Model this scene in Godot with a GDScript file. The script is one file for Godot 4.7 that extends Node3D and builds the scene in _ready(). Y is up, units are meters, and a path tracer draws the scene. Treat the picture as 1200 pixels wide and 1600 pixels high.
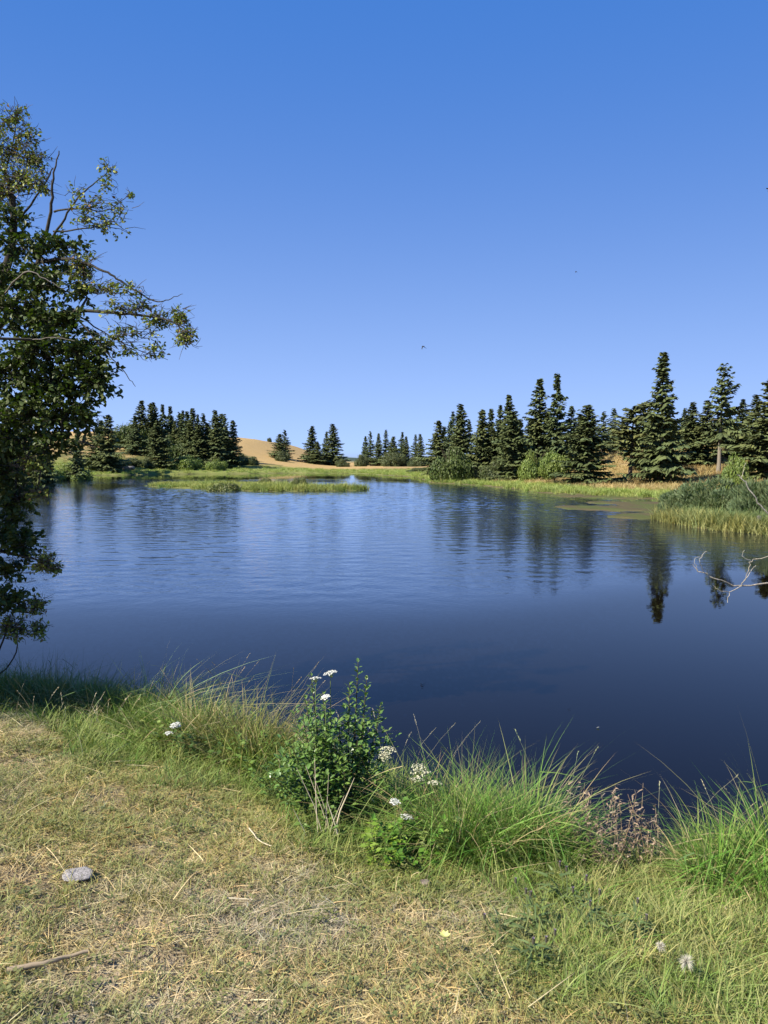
extends Node3D

# ---------------------------------------------------------------- helpers
var rng := RandomNumberGenerator.new()
var noise_a := FastNoiseLite.new()
var noise_b := FastNoiseLite.new()
var used_names := {}

class MB:
	var v := PackedVector3Array()
	var n := PackedVector3Array()
	var c := PackedColorArray()
	var ix := PackedInt32Array()
	func tri(a: Vector3, b: Vector3, d: Vector3, col: Color) -> void:
		var nn := (d - a).cross(b - a).normalized()
		var k := v.size()
		v.append(a); v.append(b); v.append(d)
		n.append(nn); n.append(nn); n.append(nn)
		c.append(col); c.append(col); c.append(col)
		ix.append(k); ix.append(k + 1); ix.append(k + 2)
	# a tapering ribbon: p0 + dir*len*t + bend*len*t*t
	func blade(p0: Vector3, dir: Vector3, length: float, width: float, bend: Vector3, twist: float, segs: int, c0: Color, c1: Color, flat := 0.0) -> void:
		var side := dir.cross(bend)
		if side.length() < 0.01:
			side = dir.cross(Vector3(0.3, 0.2, 0.9))
		side = side.normalized().rotated(dir.normalized(), twist)
		var base := v.size()
		for s in segs:
			var t := float(s) / segs
			var p := p0 + dir * length * t + bend * length * t * t
			var tan := (dir + bend * 2.0 * t).normalized()
			var sd := (side - tan * side.dot(tan)).normalized()
			var w := width * 0.5 * (1.0 - pow(t, 1.6) * (1.0 - flat))
			var nn := tan.cross(sd)
			v.append(p - sd * w); v.append(p + sd * w)
			n.append(nn); n.append(nn)
			var cc := c0.lerp(c1, t)
			c.append(cc); c.append(cc)
		var tp := p0 + dir * length + bend * length
		v.append(tp); n.append(n[n.size() - 1]); c.append(c1)
		for s in segs - 1:
			var a := base + s * 2
			ix.append(a); ix.append(a + 1); ix.append(a + 2)
			ix.append(a + 1); ix.append(a + 3); ix.append(a + 2)
		var e := base + (segs - 1) * 2
		ix.append(e); ix.append(e + 1); ix.append(e + 2)
	func tube(pts: Array, radii: Array, sides: int, col: Color, cap := true) -> void:
		var base := v.size()
		var m := pts.size()
		var ref := Vector3(0.31, 0.22, 0.92)
		for k in m:
			var tan: Vector3 = (pts[mini(k + 1, m - 1)] - pts[maxi(k - 1, 0)]).normalized()
			var a := tan.cross(ref)
			if a.length() < 0.05:
				a = tan.cross(Vector3.RIGHT)
			a = a.normalized()
			var b := tan.cross(a)
			for s in sides:
				var g := TAU * s / sides
				var o := a * cos(g) + b * sin(g)
				v.append(pts[k] + o * radii[k]); n.append(o); c.append(col)
		for k in m - 1:
			for s in sides:
				var q := base + k * sides + s
				var r := base + k * sides + (s + 1) % sides
				ix.append(q); ix.append(q + sides); ix.append(r)
				ix.append(r); ix.append(q + sides); ix.append(r + sides)
		if cap:
			for s in sides - 2:
				var q := base + (m - 1) * sides
				ix.append(q); ix.append(q + s + 2); ix.append(q + s + 1)
	# a leaf folded along its midrib: p base, d along, w across (half width), u face normal
	func leaf(p: Vector3, d: Vector3, w: Vector3, u: Vector3, col: Color) -> void:
		var m := p + d * 0.45 - u * w.length() * 0.35
		tri(p, p + d * 0.45 + w, p + d, col)
		tri(p + d, p + d * 0.45 - w, p, col)
		if false:
			tri(p, m, p + d, col)
	func mesh(mat: Material) -> ArrayMesh:
		var arr := []
		arr.resize(Mesh.ARRAY_MAX)
		arr[Mesh.ARRAY_VERTEX] = v
		arr[Mesh.ARRAY_NORMAL] = n
		arr[Mesh.ARRAY_COLOR] = c
		arr[Mesh.ARRAY_INDEX] = ix
		var am := ArrayMesh.new()
		am.add_surface_from_arrays(Mesh.PRIMITIVE_TRIANGLES, arr)
		am.surface_set_material(0, mat)
		return am

func r(a: float, b: float) -> float:
	return rng.randf_range(a, b)

func vary(col: Color, amount: float) -> Color:
	var k := 1.0 + r(-amount, amount)
	var h := r(-amount, amount) * 0.35
	return Color(col.r * k * (1.0 + h), col.g * k, col.b * k * (1.0 - h))

func numbered(called: String) -> String:
	var k: int = used_names.get(called, 0)
	used_names[called] = k + 1
	return called if k == 0 else "%s_%03d" % [called, k]

func tag(o: Node, label := "", category := "", group := "", kind := "") -> void:
	if label: o.set_meta("label", label)
	if category: o.set_meta("category", category)
	if group: o.set_meta("group", group)
	if kind: o.set_meta("kind", kind)

func thing(called: String, where: Vector3, label: String, category: String, group := "") -> Node3D:
	var o := Node3D.new()
	o.name = numbered(called)
	add_child(o)
	o.position = where
	tag(o, label, category, group)
	return o

func put(called: String, m: Mesh, parent: Node = self) -> MeshInstance3D:
	var o := MeshInstance3D.new()
	o.name = numbered(called) if parent == self else called
	o.mesh = m
	parent.add_child(o, true)
	return o

func scatter(called: String, m: Mesh, places: Array, colors: Array, parent: Node = self) -> MultiMeshInstance3D:
	var mm := MultiMesh.new()
	mm.transform_format = MultiMesh.TRANSFORM_3D
	mm.use_colors = true
	mm.mesh = m
	mm.instance_count = places.size()
	for k in places.size():
		mm.set_instance_transform(k, places[k])
		mm.set_instance_color(k, colors[k])
	var o := MultiMeshInstance3D.new()
	o.name = numbered(called) if parent == self else called
	o.multimesh = mm
	parent.add_child(o, true)
	o.set_meta("kind", "stuff")
	return o

func plant_mat(rough: float, spec: float, back: Color) -> StandardMaterial3D:
	var m := StandardMaterial3D.new()
	m.vertex_color_use_as_albedo = true
	m.roughness = rough
	m.metallic_specular = spec
	m.cull_mode = BaseMaterial3D.CULL_DISABLED
	if back.a > 0.0:
		m.backlight_enabled = true
		m.backlight = back
	return m

# ---------------------------------------------------------------- the lie of the land
var lake := PackedVector2Array([
	Vector2(-9, -13), Vector2(-6, -8.6), Vector2(-4.2, -7.0), Vector2(-2.95, -6.3), Vector2(-1.9, -5.95), Vector2(-1.25, -5.35), Vector2(-0.5, -4.75),
	Vector2(0.1, -4.3), Vector2(0.5, -3.95), Vector2(0.85, -3.72), Vector2(1.3, -3.66), Vector2(1.65, -3.72), Vector2(2.1, -3.7), Vector2(2.8, -3.9), Vector2(4, -4.6),
	Vector2(6, -6), Vector2(12, -9), Vector2(17, -14), Vector2(15, -20.5), Vector2(11.82, -23.7), Vector2(10.7, -25.7), Vector2(10.3, -29.5), Vector2(13, -32.5),
	Vector2(15.2, -39), Vector2(15.8, -45), Vector2(13.2, -49), Vector2(11.5, -51.6), Vector2(8.8, -66.4), Vector2(5, -75.4), Vector2(4.6, -90),
	Vector2(3.4, -103), Vector2(0, -112), Vector2(-4.2, -127), Vector2(-16, -130), Vector2(-28, -124), Vector2(-36, -119), Vector2(-42, -110),
	Vector2(-40, -98), Vector2(-34.5, -93), Vector2(-36, -82), Vector2(-34.5, -72), Vector2(-32, -60), Vector2(-28, -46), Vector2(-20, -28), Vector2(-14, -20)])
var island := PackedVector2Array([
	Vector2(-20.8, -66.4), Vector2(-16, -61), Vector2(-12, -57.8), Vector2(-9, -56), Vector2(-5, -55.6), Vector2(-2.4, -56.2), Vector2(-0.7, -57.8),
	Vector2(-1.5, -59), Vector2(-5, -61.5), Vector2(-9, -66), Vector2(-14, -71), Vector2(-18.5, -72)])

func edge_distance(p: Vector2, poly: PackedVector2Array) -> float:   # negative inside
	var best := 1e9
	var inside := false
	var k := poly.size()
	var a := poly[k - 1]
	for b in poly:
		var ab := b - a
		var t := clampf((p - a).dot(ab) / ab.length_squared(), 0.0, 1.0)
		best = minf(best, p.distance_squared_to(a + ab * t))
		if (a.y > p.y) != (b.y > p.y) and p.x < ab.x * (p.y - a.y) / ab.y + a.x:
			inside = not inside
		a = b
	return -sqrt(best) if inside else sqrt(best)

func land_at(x: float, z: float) -> float:   # distance from the water's edge, positive on land
	var far_k := smoothstep(8.0, 30.0, -z)
	var wob := noise_a.get_noise_2d(x * 4.0, z * 4.0) * 0.12 + far_k * noise_a.get_noise_2d(x * 0.9, z * 0.9) * 0.9
	var p := Vector2(x, z)
	var d := edge_distance(p, lake) + wob
	if z < -50.0 and z > -78.0 and x > -26.0 and x < 4.0:
		d = maxf(d, -edge_distance(p, island) + wob * 0.6)
	return d

func seg_dist(p: Vector2, a: Vector2, b: Vector2) -> float:
	return p.distance_to(a + (b - a) * clampf((p - a).dot(b - a) / (b - a).length_squared(), 0.0, 1.0))

func mud_at(x: float, z: float) -> float:
	if x < 5.0 or x > 18.0 or z > -29.0 or z < -54.0:
		return 0.0
	var p := Vector2(x, z)
	var wob := noise_a.get_noise_2d(x * 2.2, z * 1.2) * 0.45
	var m := 1.0 - seg_dist(p, Vector2(10.2, -36.6), Vector2(14.2, -35.5)) / 2.4
	m = maxf(m, 1.0 - seg_dist(p, Vector2(10.4, -31.0), Vector2(13.0, -33.5)) / 1.6)
	m = maxf(m, 1.0 - seg_dist(p, Vector2(12.6, -41.0), Vector2(14.6, -40.0)) / 2.2)
	m = maxf(m, 1.0 - seg_dist(p, Vector2(12.0, -49.0), Vector2(15.0, -46.0)) / 1.6)
	return clampf(m + wob * 0.8, 0.0, 1.0)

func ground_at(x: float, z: float, d := INF) -> float:
	if d == INF:
		d = land_at(x, z)
	var rr := Vector2(x, z).length()
	if d < 0.0:
		var h0 := -0.8 * smoothstep(0.0, 1.6, -d) - 0.02
		var m0 := mud_at(x, z)
		if m0 > 0.0:
			h0 = maxf(h0, -0.05 + minf(m0 * 0.4, 0.085))
		return h0
	var near_h := 0.40 * smoothstep(0.0, 0.16, d) + 0.16 * smoothstep(0.05, 1.3, d) + 0.14 * smoothstep(0.8, 3.0, d)
	near_h += noise_a.get_noise_2d(x * 6.0, z * 6.0) * 0.035 * smoothstep(0.1, 0.8, d) + noise_b.get_noise_2d(x * 22.0, z * 22.0) * 0.010
	if rr < 11.0:
		return near_h
	var far_h := 0.10 * smoothstep(0.0, 0.5, d) + 0.18 * smoothstep(0.5, 8.0, d) + 0.5 * smoothstep(8.0, 40.0, d)
	far_h += noise_a.get_noise_2d(x * 0.6, z * 0.6) * 0.14 * smoothstep(0.5, 6.0, d)
	far_h += 3.0 * smoothstep(62.0, 96.0, -z + x * 0.25) * smoothstep(10.0, 30.0, x - (-z - 70.0) * 0.05) * smoothstep(260.0, 160.0, -z)
	far_h += 6.7 * smoothstep(-11.0, -41.0, x + (-z - 260.0) * 0.02) * smoothstep(112.0, 240.0, -z) * smoothstep(460.0, 320.0, -z)
	far_h += (1.6 * smoothstep(-28.0, -50.0, x) + 1.6 * smoothstep(-40.0, -75.0, x)) * smoothstep(106.0, 146.0, -z)
	far_h += noise_a.get_noise_2d(x * 0.06, z * 0.06) * 0.7 * smoothstep(140.0, 400.0, rr)
	far_h += 2.4 * smoothstep(800.0, 1500.0, rr)
	return lerpf(near_h, far_h, smoothstep(11.0, 20.0, rr))

func green_at(x: float, z: float, d: float) -> float:   # 0 parched, 1 green, on the near bank
	var g := smoothstep(1.45, 0.45, d + noise_a.get_noise_2d(x * 9.0, z * 9.0) * 0.4) * 0.95
	g += smoothstep(-0.15, 0.40, noise_b.get_noise_2d(x * 4.5, z * 5.5)) * lerpf(0.34, 0.62, smoothstep(-0.8, 0.4, x))
	g += smoothstep(-0.3, 1.3, x) * 0.42
	return clampf(g - 0.1, 0.0, 1.0)

func land_color(x: float, z: float, d: float, h: float) -> Color:
	var rr := Vector2(x, z).length()
	var na := noise_a.get_noise_2d(x * 2.0, z * 2.0)
	if rr < 14.0:
		var soil := Color(0.33, 0.25, 0.15).lerp(Color(0.46, 0.37, 0.25), clampf(noise_b.get_noise_2d(x * 9.0, z * 9.0) + 0.5, 0, 1))
		var cc := soil.lerp(Color(0.16, 0.16, 0.055), green_at(x, z, d) * 0.75)
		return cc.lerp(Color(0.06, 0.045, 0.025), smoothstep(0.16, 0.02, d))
	if d < 0.0:
		return Color(0.17, 0.145, 0.075).lerp(Color(0.15, 0.17, 0.06), smoothstep(-0.1, 0.4, noise_b.get_noise_2d(x * 3.0, z * 2.0)))
	var marsh := Color(0.24, 0.30, 0.07).lerp(Color(0.36, 0.37, 0.12), clampf(na + 0.5, 0, 1))
	var tan := Color(0.58, 0.40, 0.18).lerp(Color(0.48, 0.36, 0.16), clampf(noise_a.get_noise_2d(x * 0.5, z * 0.7) + 0.5, 0, 1))
	if z < -150.0 and x < 0.0:
		tan = tan.lerp(Color(0.68, 0.46, 0.20), 0.8)
	var shore := smoothstep(5.5, 8.5, d + na * 2.5)
	if z < -88.0 and z > -190.0 and x < 30.0:
		shore = smoothstep(16.0, 26.0, d + na * 6.0)
	if x > 6.0 and z < -50.0 and z > -88.0:
		shore = smoothstep(3.0, 4.6, d + na * 1.2)
	var out := marsh.lerp(tan, shore)
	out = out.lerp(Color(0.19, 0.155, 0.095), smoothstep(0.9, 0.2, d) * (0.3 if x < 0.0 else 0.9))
	if x < -20.0 and z > -190.0:
		var strip := smoothstep(0.05, 0.35, noise_b.get_noise_2d(x * 0.5, z * 2.4))
		out = out.lerp(Color(0.13, 0.16, 0.05), strip * smoothstep(7.0, 12.0, d) * 0.85)
	if rr > 420.0:
		var field := noise_a.get_noise_2d(x * 0.05, z * 0.12)
		out = Color(0.45, 0.37, 0.21).lerp(Color(0.12, 0.15, 0.09), smoothstep(-0.1, 0.15, field))
		out = out.lerp(Color(0.09, 0.12, 0.09), smoothstep(600.0, 800.0, rr))
	return out

# ---------------------------------------------------------------- setting
func build_ground(mat: Material) -> void:
	var radii := PackedFloat32Array()
	var q := 0.4
	while q < 3200.0:
		radii.append(q)
		q *= 1.017 if q > 6.0 else 1.022
	var angles := PackedFloat32Array()
	var a := -PI
	while a < PI - 0.001:
		angles.append(a)
		a += 0.0034 if absf(a) < 0.62 else 0.035
	var na := angles.size()
	var v := PackedVector3Array()
	var c := PackedColorArray()
	var uv := PackedVector2Array()
	var ix := PackedInt32Array()
	for i in radii.size():
		var rad := radii[i]
		for k in na:
			var x := sin(angles[k]) * rad
			var z := -cos(angles[k]) * rad
			var d := land_at(x, z)
			var h := ground_at(x, z, d)
			v.append(Vector3(x, h, z))
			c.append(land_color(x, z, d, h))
			uv.append(Vector2(x, z))
	for i in radii.size() - 1:
		for k in na:
			var k2 := (k + 1) % na
			var p := i * na + k
			var s := i * na + k2
			ix.append(p); ix.append(p + na); ix.append(s)
			ix.append(s); ix.append(p + na); ix.append(s + na)
	v.append(Vector3(0, ground_at(0, 0), 0)); c.append(c[0]); uv.append(Vector2.ZERO)
	for k in na:
		ix.append(v.size() - 1); ix.append(k); ix.append((k + 1) % na)
	var arr := []
	arr.resize(Mesh.ARRAY_MAX)
	arr[Mesh.ARRAY_VERTEX] = v
	arr[Mesh.ARRAY_COLOR] = c
	arr[Mesh.ARRAY_TEX_UV] = uv
	arr[Mesh.ARRAY_INDEX] = ix
	var am := ArrayMesh.new()
	am.add_surface_from_arrays(Mesh.PRIMITIVE_TRIANGLES, arr)
	var st := SurfaceTool.new()
	st.create_from(am, 0)
	st.generate_normals()
	var g := put("ground", st.commit())
	g.mesh.surface_set_material(0, mat)
	tag(g, "dry grassy ground, pond shores and hills", "", "", "structure")

func ripple_level(x: float, z: float) -> float:
	var D := -z
	var w := noise_b.get_noise_2d(x * 0.35, z * 0.16)
	var k := smoothstep(12.0, 17.0, D + w * 9.0 + x * 0.18) * 0.42 + smoothstep(22.0, 38.0, D + w * 9.0) * 0.44
	k -= smoothstep(32.0, 44.0, D) * smoothstep(-0.34, -0.40, x / D + w * 0.1) * 0.5
	k += noise_b.get_noise_2d(x * 0.9 + 50.0, z * 0.4) * 0.16 * smoothstep(11.0, 20.0, D)
	k += smoothstep(3.0, 0.0, Vector2((x + 4.2) / 3.2, (z + 17.0) / 4.0).length()) * 0.22
	k *= 1.0 - smoothstep(82.0, 94.0, D + w * 4.0 + smoothstep(-8.0, 4.0, x) * 14.0) * 0.92
	return clampf(k, 0.0, 1.0)

func build_water(mats: Array) -> void:
	var levels := mats.size()
	var chop := FastNoiseLite.new()
	chop.seed = 91
	chop.noise_type = FastNoiseLite.TYPE_SIMPLEX_SMOOTH
	chop.frequency = 1.0
	chop.fractal_octaves = 2
	chop.fractal_gain = 0.5
	var radii := PackedFloat32Array()
	var q := 3.2
	while q < 142.0:
		radii.append(q)
		q += minf(q * 0.012, 0.105) if q < 78.0 else q * 0.012
	var angles := PackedFloat32Array()
	var an := -1.35
	while an < 1.35:
		angles.append(an)
		an += 0.0042 if absf(an) < 0.6 else 0.03
	var na := angles.size()
	var v := PackedVector3Array()
	var uv := PackedVector2Array()
	var keep := PackedByteArray()
	var lev := PackedInt32Array()
	for i in radii.size():
		for k in na:
			var a := angles[k]
			var x := sin(a) * radii[i]
			var z := -cos(a) * radii[i]
			var rip := ripple_level(x, z)
			var y := 0.0
			if rip > 0.05:
				y = chop.get_noise_2d(x * 0.95 + z * 0.15, z * 1.75) * 0.024 * rip * rip
			v.append(Vector3(x, y, z))
			uv.append(Vector2(x, z))
			if i % 5 == 0:
				keep.append(1 if edge_distance(Vector2(x, z), lake) < 2.4 else 0)
			else:
				keep.append(keep[(i - 1) * na + k])
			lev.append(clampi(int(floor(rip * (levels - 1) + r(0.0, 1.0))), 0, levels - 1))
	var sets := []
	for m in levels:
		sets.append(PackedInt32Array())
	for i in radii.size() - 1:
		for k in na - 1:
			var p := i * na + k
			if keep[p] + keep[p + 1] + keep[p + na] + keep[p + na + 1] == 0:
				continue
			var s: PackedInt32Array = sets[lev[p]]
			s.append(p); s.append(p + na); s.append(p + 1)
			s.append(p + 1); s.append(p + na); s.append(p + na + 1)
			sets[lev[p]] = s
	var nn := PackedVector3Array()
	nn.resize(v.size())
	nn.fill(Vector3.UP)
	for i in range(1, radii.size() - 1):
		for k in range(1, na - 1):
			var p := i * na + k
			nn[p] = (v[p + 1] - v[p - 1]).cross(v[p - na] - v[p + na]).normalized()
			if nn[p].y < 0.0:
				nn[p] = -nn[p]
	var tg := PackedFloat32Array()
	for k in v.size():
		tg.append(1.0); tg.append(0.0); tg.append(0.0); tg.append(1.0)
	var am := ArrayMesh.new()
	var used := 0
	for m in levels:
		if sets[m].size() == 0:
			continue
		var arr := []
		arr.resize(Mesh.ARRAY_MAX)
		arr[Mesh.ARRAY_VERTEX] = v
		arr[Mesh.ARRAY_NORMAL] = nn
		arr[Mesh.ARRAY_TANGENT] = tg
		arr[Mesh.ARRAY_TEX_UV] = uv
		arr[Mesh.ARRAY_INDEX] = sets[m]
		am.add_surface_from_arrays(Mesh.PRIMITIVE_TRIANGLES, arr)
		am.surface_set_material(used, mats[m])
		used += 1
	var w := put("water", am)
	tag(w, "dark blue pond water, calm near the bank and rippled farther out", "", "", "structure")

# ---------------------------------------------------------------- trees
func spruce_crown(sd: int, bare: float, per: int, irr: float, power: float, gaps: float, mat: Material, base_col: Color) -> ArrayMesh:
	rng.seed = sd
	var mb := MB.new()
	var H := 10.0
	var R := 1.75
	var y := bare * H
	var lean := r(0, TAU)
	while y < H * 0.985:
		var u := (y - bare * H) / (H * (1.0 - bare))
		var L0 := R * pow(1.0 - u, power) + 0.10
		if u < 0.14:
			L0 *= lerpf(0.72, 1.0, u / 0.14)
		L0 *= 1.0 + noise_a.get_noise_2d(y * 26.0, sd * 9.7) * irr * 1.5
		var nb := int(lerpf(per, 4, u))
		var a0 := r(0, TAU)
		for k in nb:
			if rng.randf() < gaps:
				continue
			var a := a0 + TAU * k / nb + r(-0.35, 0.35)
			var L := L0 * r(1.0 - irr, 1.12) * (1.0 + irr * 0.5 * cos(a - lean)) * (1.0 + 0.9 * noise_b.get_noise_3d(cos(a) * 6.0 + sd, y * 4.0, sin(a) * 6.0))
			var dh := Vector3(cos(a), 0, sin(a))
			var slope := lerpf(-0.38, 0.85, pow(u, 1.4)) + r(-0.14, 0.14)
			var dir := dh + Vector3.UP * slope
			var up := Vector3.UP * lerpf(0.25, 0.05, u) - dh * 0.04
			var p0 := Vector3(0, y + r(-0.12, 0.12), 0)
			var col := vary(base_col, 0.22)
			mb.blade(p0, dir, L, 0.07 + 0.05 * L, up, r(-0.5, 0.5), 3, col, col, 0.25)
			var m := int(3.0 + L * 5.0)
			for i in m:
				var t := 0.16 + 0.84 * i / m + r(-0.03, 0.03)
				var p := p0 + dir * L * t + up * L * t * t
				for s in [-1.0, 1.0]:
					var sa: float = a + s * r(0.7, 1.15)
					var l := (0.17 + 0.30 * L * (1.0 - t * 0.8)) * r(0.7, 1.25)
					var sdir := Vector3(cos(sa), -r(0.05, 0.85) + slope * 0.4, sin(sa)).normalized()
					var c2 := vary(col, 0.16)
					mb.blade(p, sdir, l, r(0.14, 0.30), Vector3(0, -0.22, 0), r(-0.9, 0.9), 2, c2, c2.lerp(Color(0.14, 0.165, 0.06), 0.35), 0.15)
		y += lerpf(0.34, 0.16, u) * r(0.75, 1.25)
	mb.blade(Vector3(0, H * 0.95, 0), Vector3.UP, 0.55, 0.07, Vector3(0.01, 0, 0), 0.0, 2, base_col, base_col)
	mb.blade(Vector3(0, H * 0.95, 0), Vector3.UP, 0.55, 0.07, Vector3(0.01, 0, 0), 1.6, 2, base_col, base_col)
	return mb.mesh(mat)

func spruce_trunk(sd: int, top: float, thick: float, col: Color, mat: Material, snag := 0) -> ArrayMesh:
	rng.seed = sd
	var mb := MB.new()
	var pts := []
	var rad := []
	for k in 9:
		var t := k / 8.0
		pts.append(Vector3(r(-0.03, 0.03), t * top - 0.25, r(-0.03, 0.03)))
		rad.append(thick * (1.0 - t * 0.92) + (0.05 if k == 0 else 0.0))
	mb.tube(pts, rad, 7, col)
	for k in snag:
		var a := r(0, TAU)
		var y := r(1.2, 5.5)
		var l := r(0.4, 1.0)
		mb.tube([Vector3(0, y, 0), Vector3(cos(a) * l * 0.5, y + 0.02, sin(a) * l * 0.5), Vector3(cos(a) * l, y - 0.15, sin(a) * l)], [0.03, 0.02, 0.008], 4, col)
	return mb.mesh(mat)

func bush_crown(sd: int, kind: int, mat: Material, col: Color, leaves: int) -> ArrayMesh:   # about 2 wide and 1 tall, base at 0
	rng.seed = sd
	var mb := MB.new()
	var blobs := []
	var nb := 20
	for k in nb:
		var a := r(0, TAU)
		var q := sqrt(rng.randf()) * 0.72
		var hy := r(0.16, 0.64) * (1.0 - q * q * 0.55)
		if k < 5:
			a = TAU * k / 5.0 + r(-0.3, 0.3)
			q = 0.62
			hy = 0.2
		blobs.append([Vector3(cos(a) * q, hy, sin(a) * q), r(0.26, 0.40), vary(col, 0.14)])
	for k in leaves:
		var b = blobs[rng.randi() % nb]
		var o := Vector3(r(-1, 1), r(-1, 1), r(-1, 1))
		if o.length() > 1.0 or o.length() < 0.1:
			o = o.normalized() * r(0.75, 1.0)
		else:
			o = o.normalized() * pow(o.length(), 0.45)
		var ctr: Vector3 = b[0]
		var rad: float = b[1]
		var p := ctr + Vector3(o.x, o.y * 0.8, o.z) * rad * r(0.9, 1.12)
		if p.y < 0.01:
			p.y = r(0.0, 0.08)
		var out := (o + Vector3(r(-1, 1), r(-0.6, 1.1), r(-1, 1)) * 0.75).normalized()
		var along := out.cross(Vector3(r(-1, 1), r(-1, 1), r(-1, 1))).normalized()
		var w := along.cross(out)
		var ln := r(0.045, 0.085)
		var wd := 0.4
		if kind == 3:
			along = (Vector3(o.x, 0.9, o.z) + Vector3(r(-1, 1), r(-1, 1), r(-1, 1)) * 0.5).normalized()
			w = along.cross(Vector3(r(-1, 1), r(-1, 1), r(-1, 1))).normalized()
			ln = r(0.06, 0.13)
			wd = 0.14
		var bc: Color = b[2]
		mb.leaf(p, along * ln, w * ln * wd, out, vary(bc, 0.22))
	return mb.mesh(mat)

func bush_stems(sd: int, mat: Material, single: bool) -> ArrayMesh:
	rng.seed = sd
	var mb := MB.new()
	var col := Color(0.10, 0.08, 0.055)
	if single:
		mb.tube([Vector3(0.1, -0.1, 0), Vector3(0.06, 0.15, 0), Vector3(0, 0.4, 0)], [0.045, 0.035, 0.025], 6, col)
	for k in 9:
		var a := r(0, TAU)
		var q := r(0.25, 0.7)
		var b := Vector3(0, 0.3, 0) if single else Vector3(cos(a) * 0.1, -0.05, sin(a) * 0.1)
		mb.tube([b, Vector3(cos(a) * q * 0.5, 0.35, sin(a) * q * 0.5), Vector3(cos(a) * q, r(0.5, 0.8), sin(a) * q)], [0.02, 0.014, 0.006], 4, col)
	return mb.mesh(mat)

# ---------------------------------------------------------------- grasses
func clump(sd: int, count: int, spread: float, l0: float, l1: float, wid: float, e0: float, e1: float, droop: float, segs: int, mat: Material) -> ArrayMesh:
	rng.seed = sd
	var mb := MB.new()
	for k in count:
		var a := r(0, TAU)
		var e := deg_to_rad(r(e0, e1))
		var q := sqrt(rng.randf()) * spread
		var pa := r(0, TAU)
		var dir := Vector3(cos(a) * cos(e), sin(e), sin(a) * cos(e))
		var bend := Vector3(cos(a) * 0.2 + r(-0.2, 0.2), -r(0.3, 1.0) * droop, sin(a) * 0.2 + r(-0.2, 0.2))
		var kk := r(0.68, 1.25)
		var hue := r(-0.12, 0.12)
		var c0 := Color(kk * (1.0 + hue), kk, kk * (1.0 - hue))
		mb.blade(Vector3(cos(pa) * q, -0.005, sin(pa) * q), dir, r(l0, l1), wid * r(0.7, 1.3), bend, r(-0.6, 0.6), segs, c0, c0 * 1.08, 0.0)
	return mb.mesh(mat)

func seed_stalk(mb: MB, p: Vector3, dir: Vector3, length: float, bend: Vector3, col: Color, head: float, thick := 0.0011) -> void:
	var pts := []
	var rad := []
	for k in 6:
		var t := k / 5.0
		pts.append(p + dir * length * t + bend * length * t * t)
		rad.append(thick * (1.0 - 0.5 * t))
	mb.tube(pts, rad, 3, col)
	var tip: Vector3 = pts[5]
	var tan := (dir + bend * 2.0).normalized()
	for k in int(head * 260.0):
		var q := tip - tan * head * rng.randf()
		var o := Vector3(r(-1, 1), r(-1, 1), r(-1, 1)).normalized()
		mb.blade(q, (tan + o * 0.55).normalized(), r(0.006, 0.012), 0.0028, Vector3(0, -0.1, 0), r(-1, 1), 2, vary(col, 0.2), col)

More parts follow.
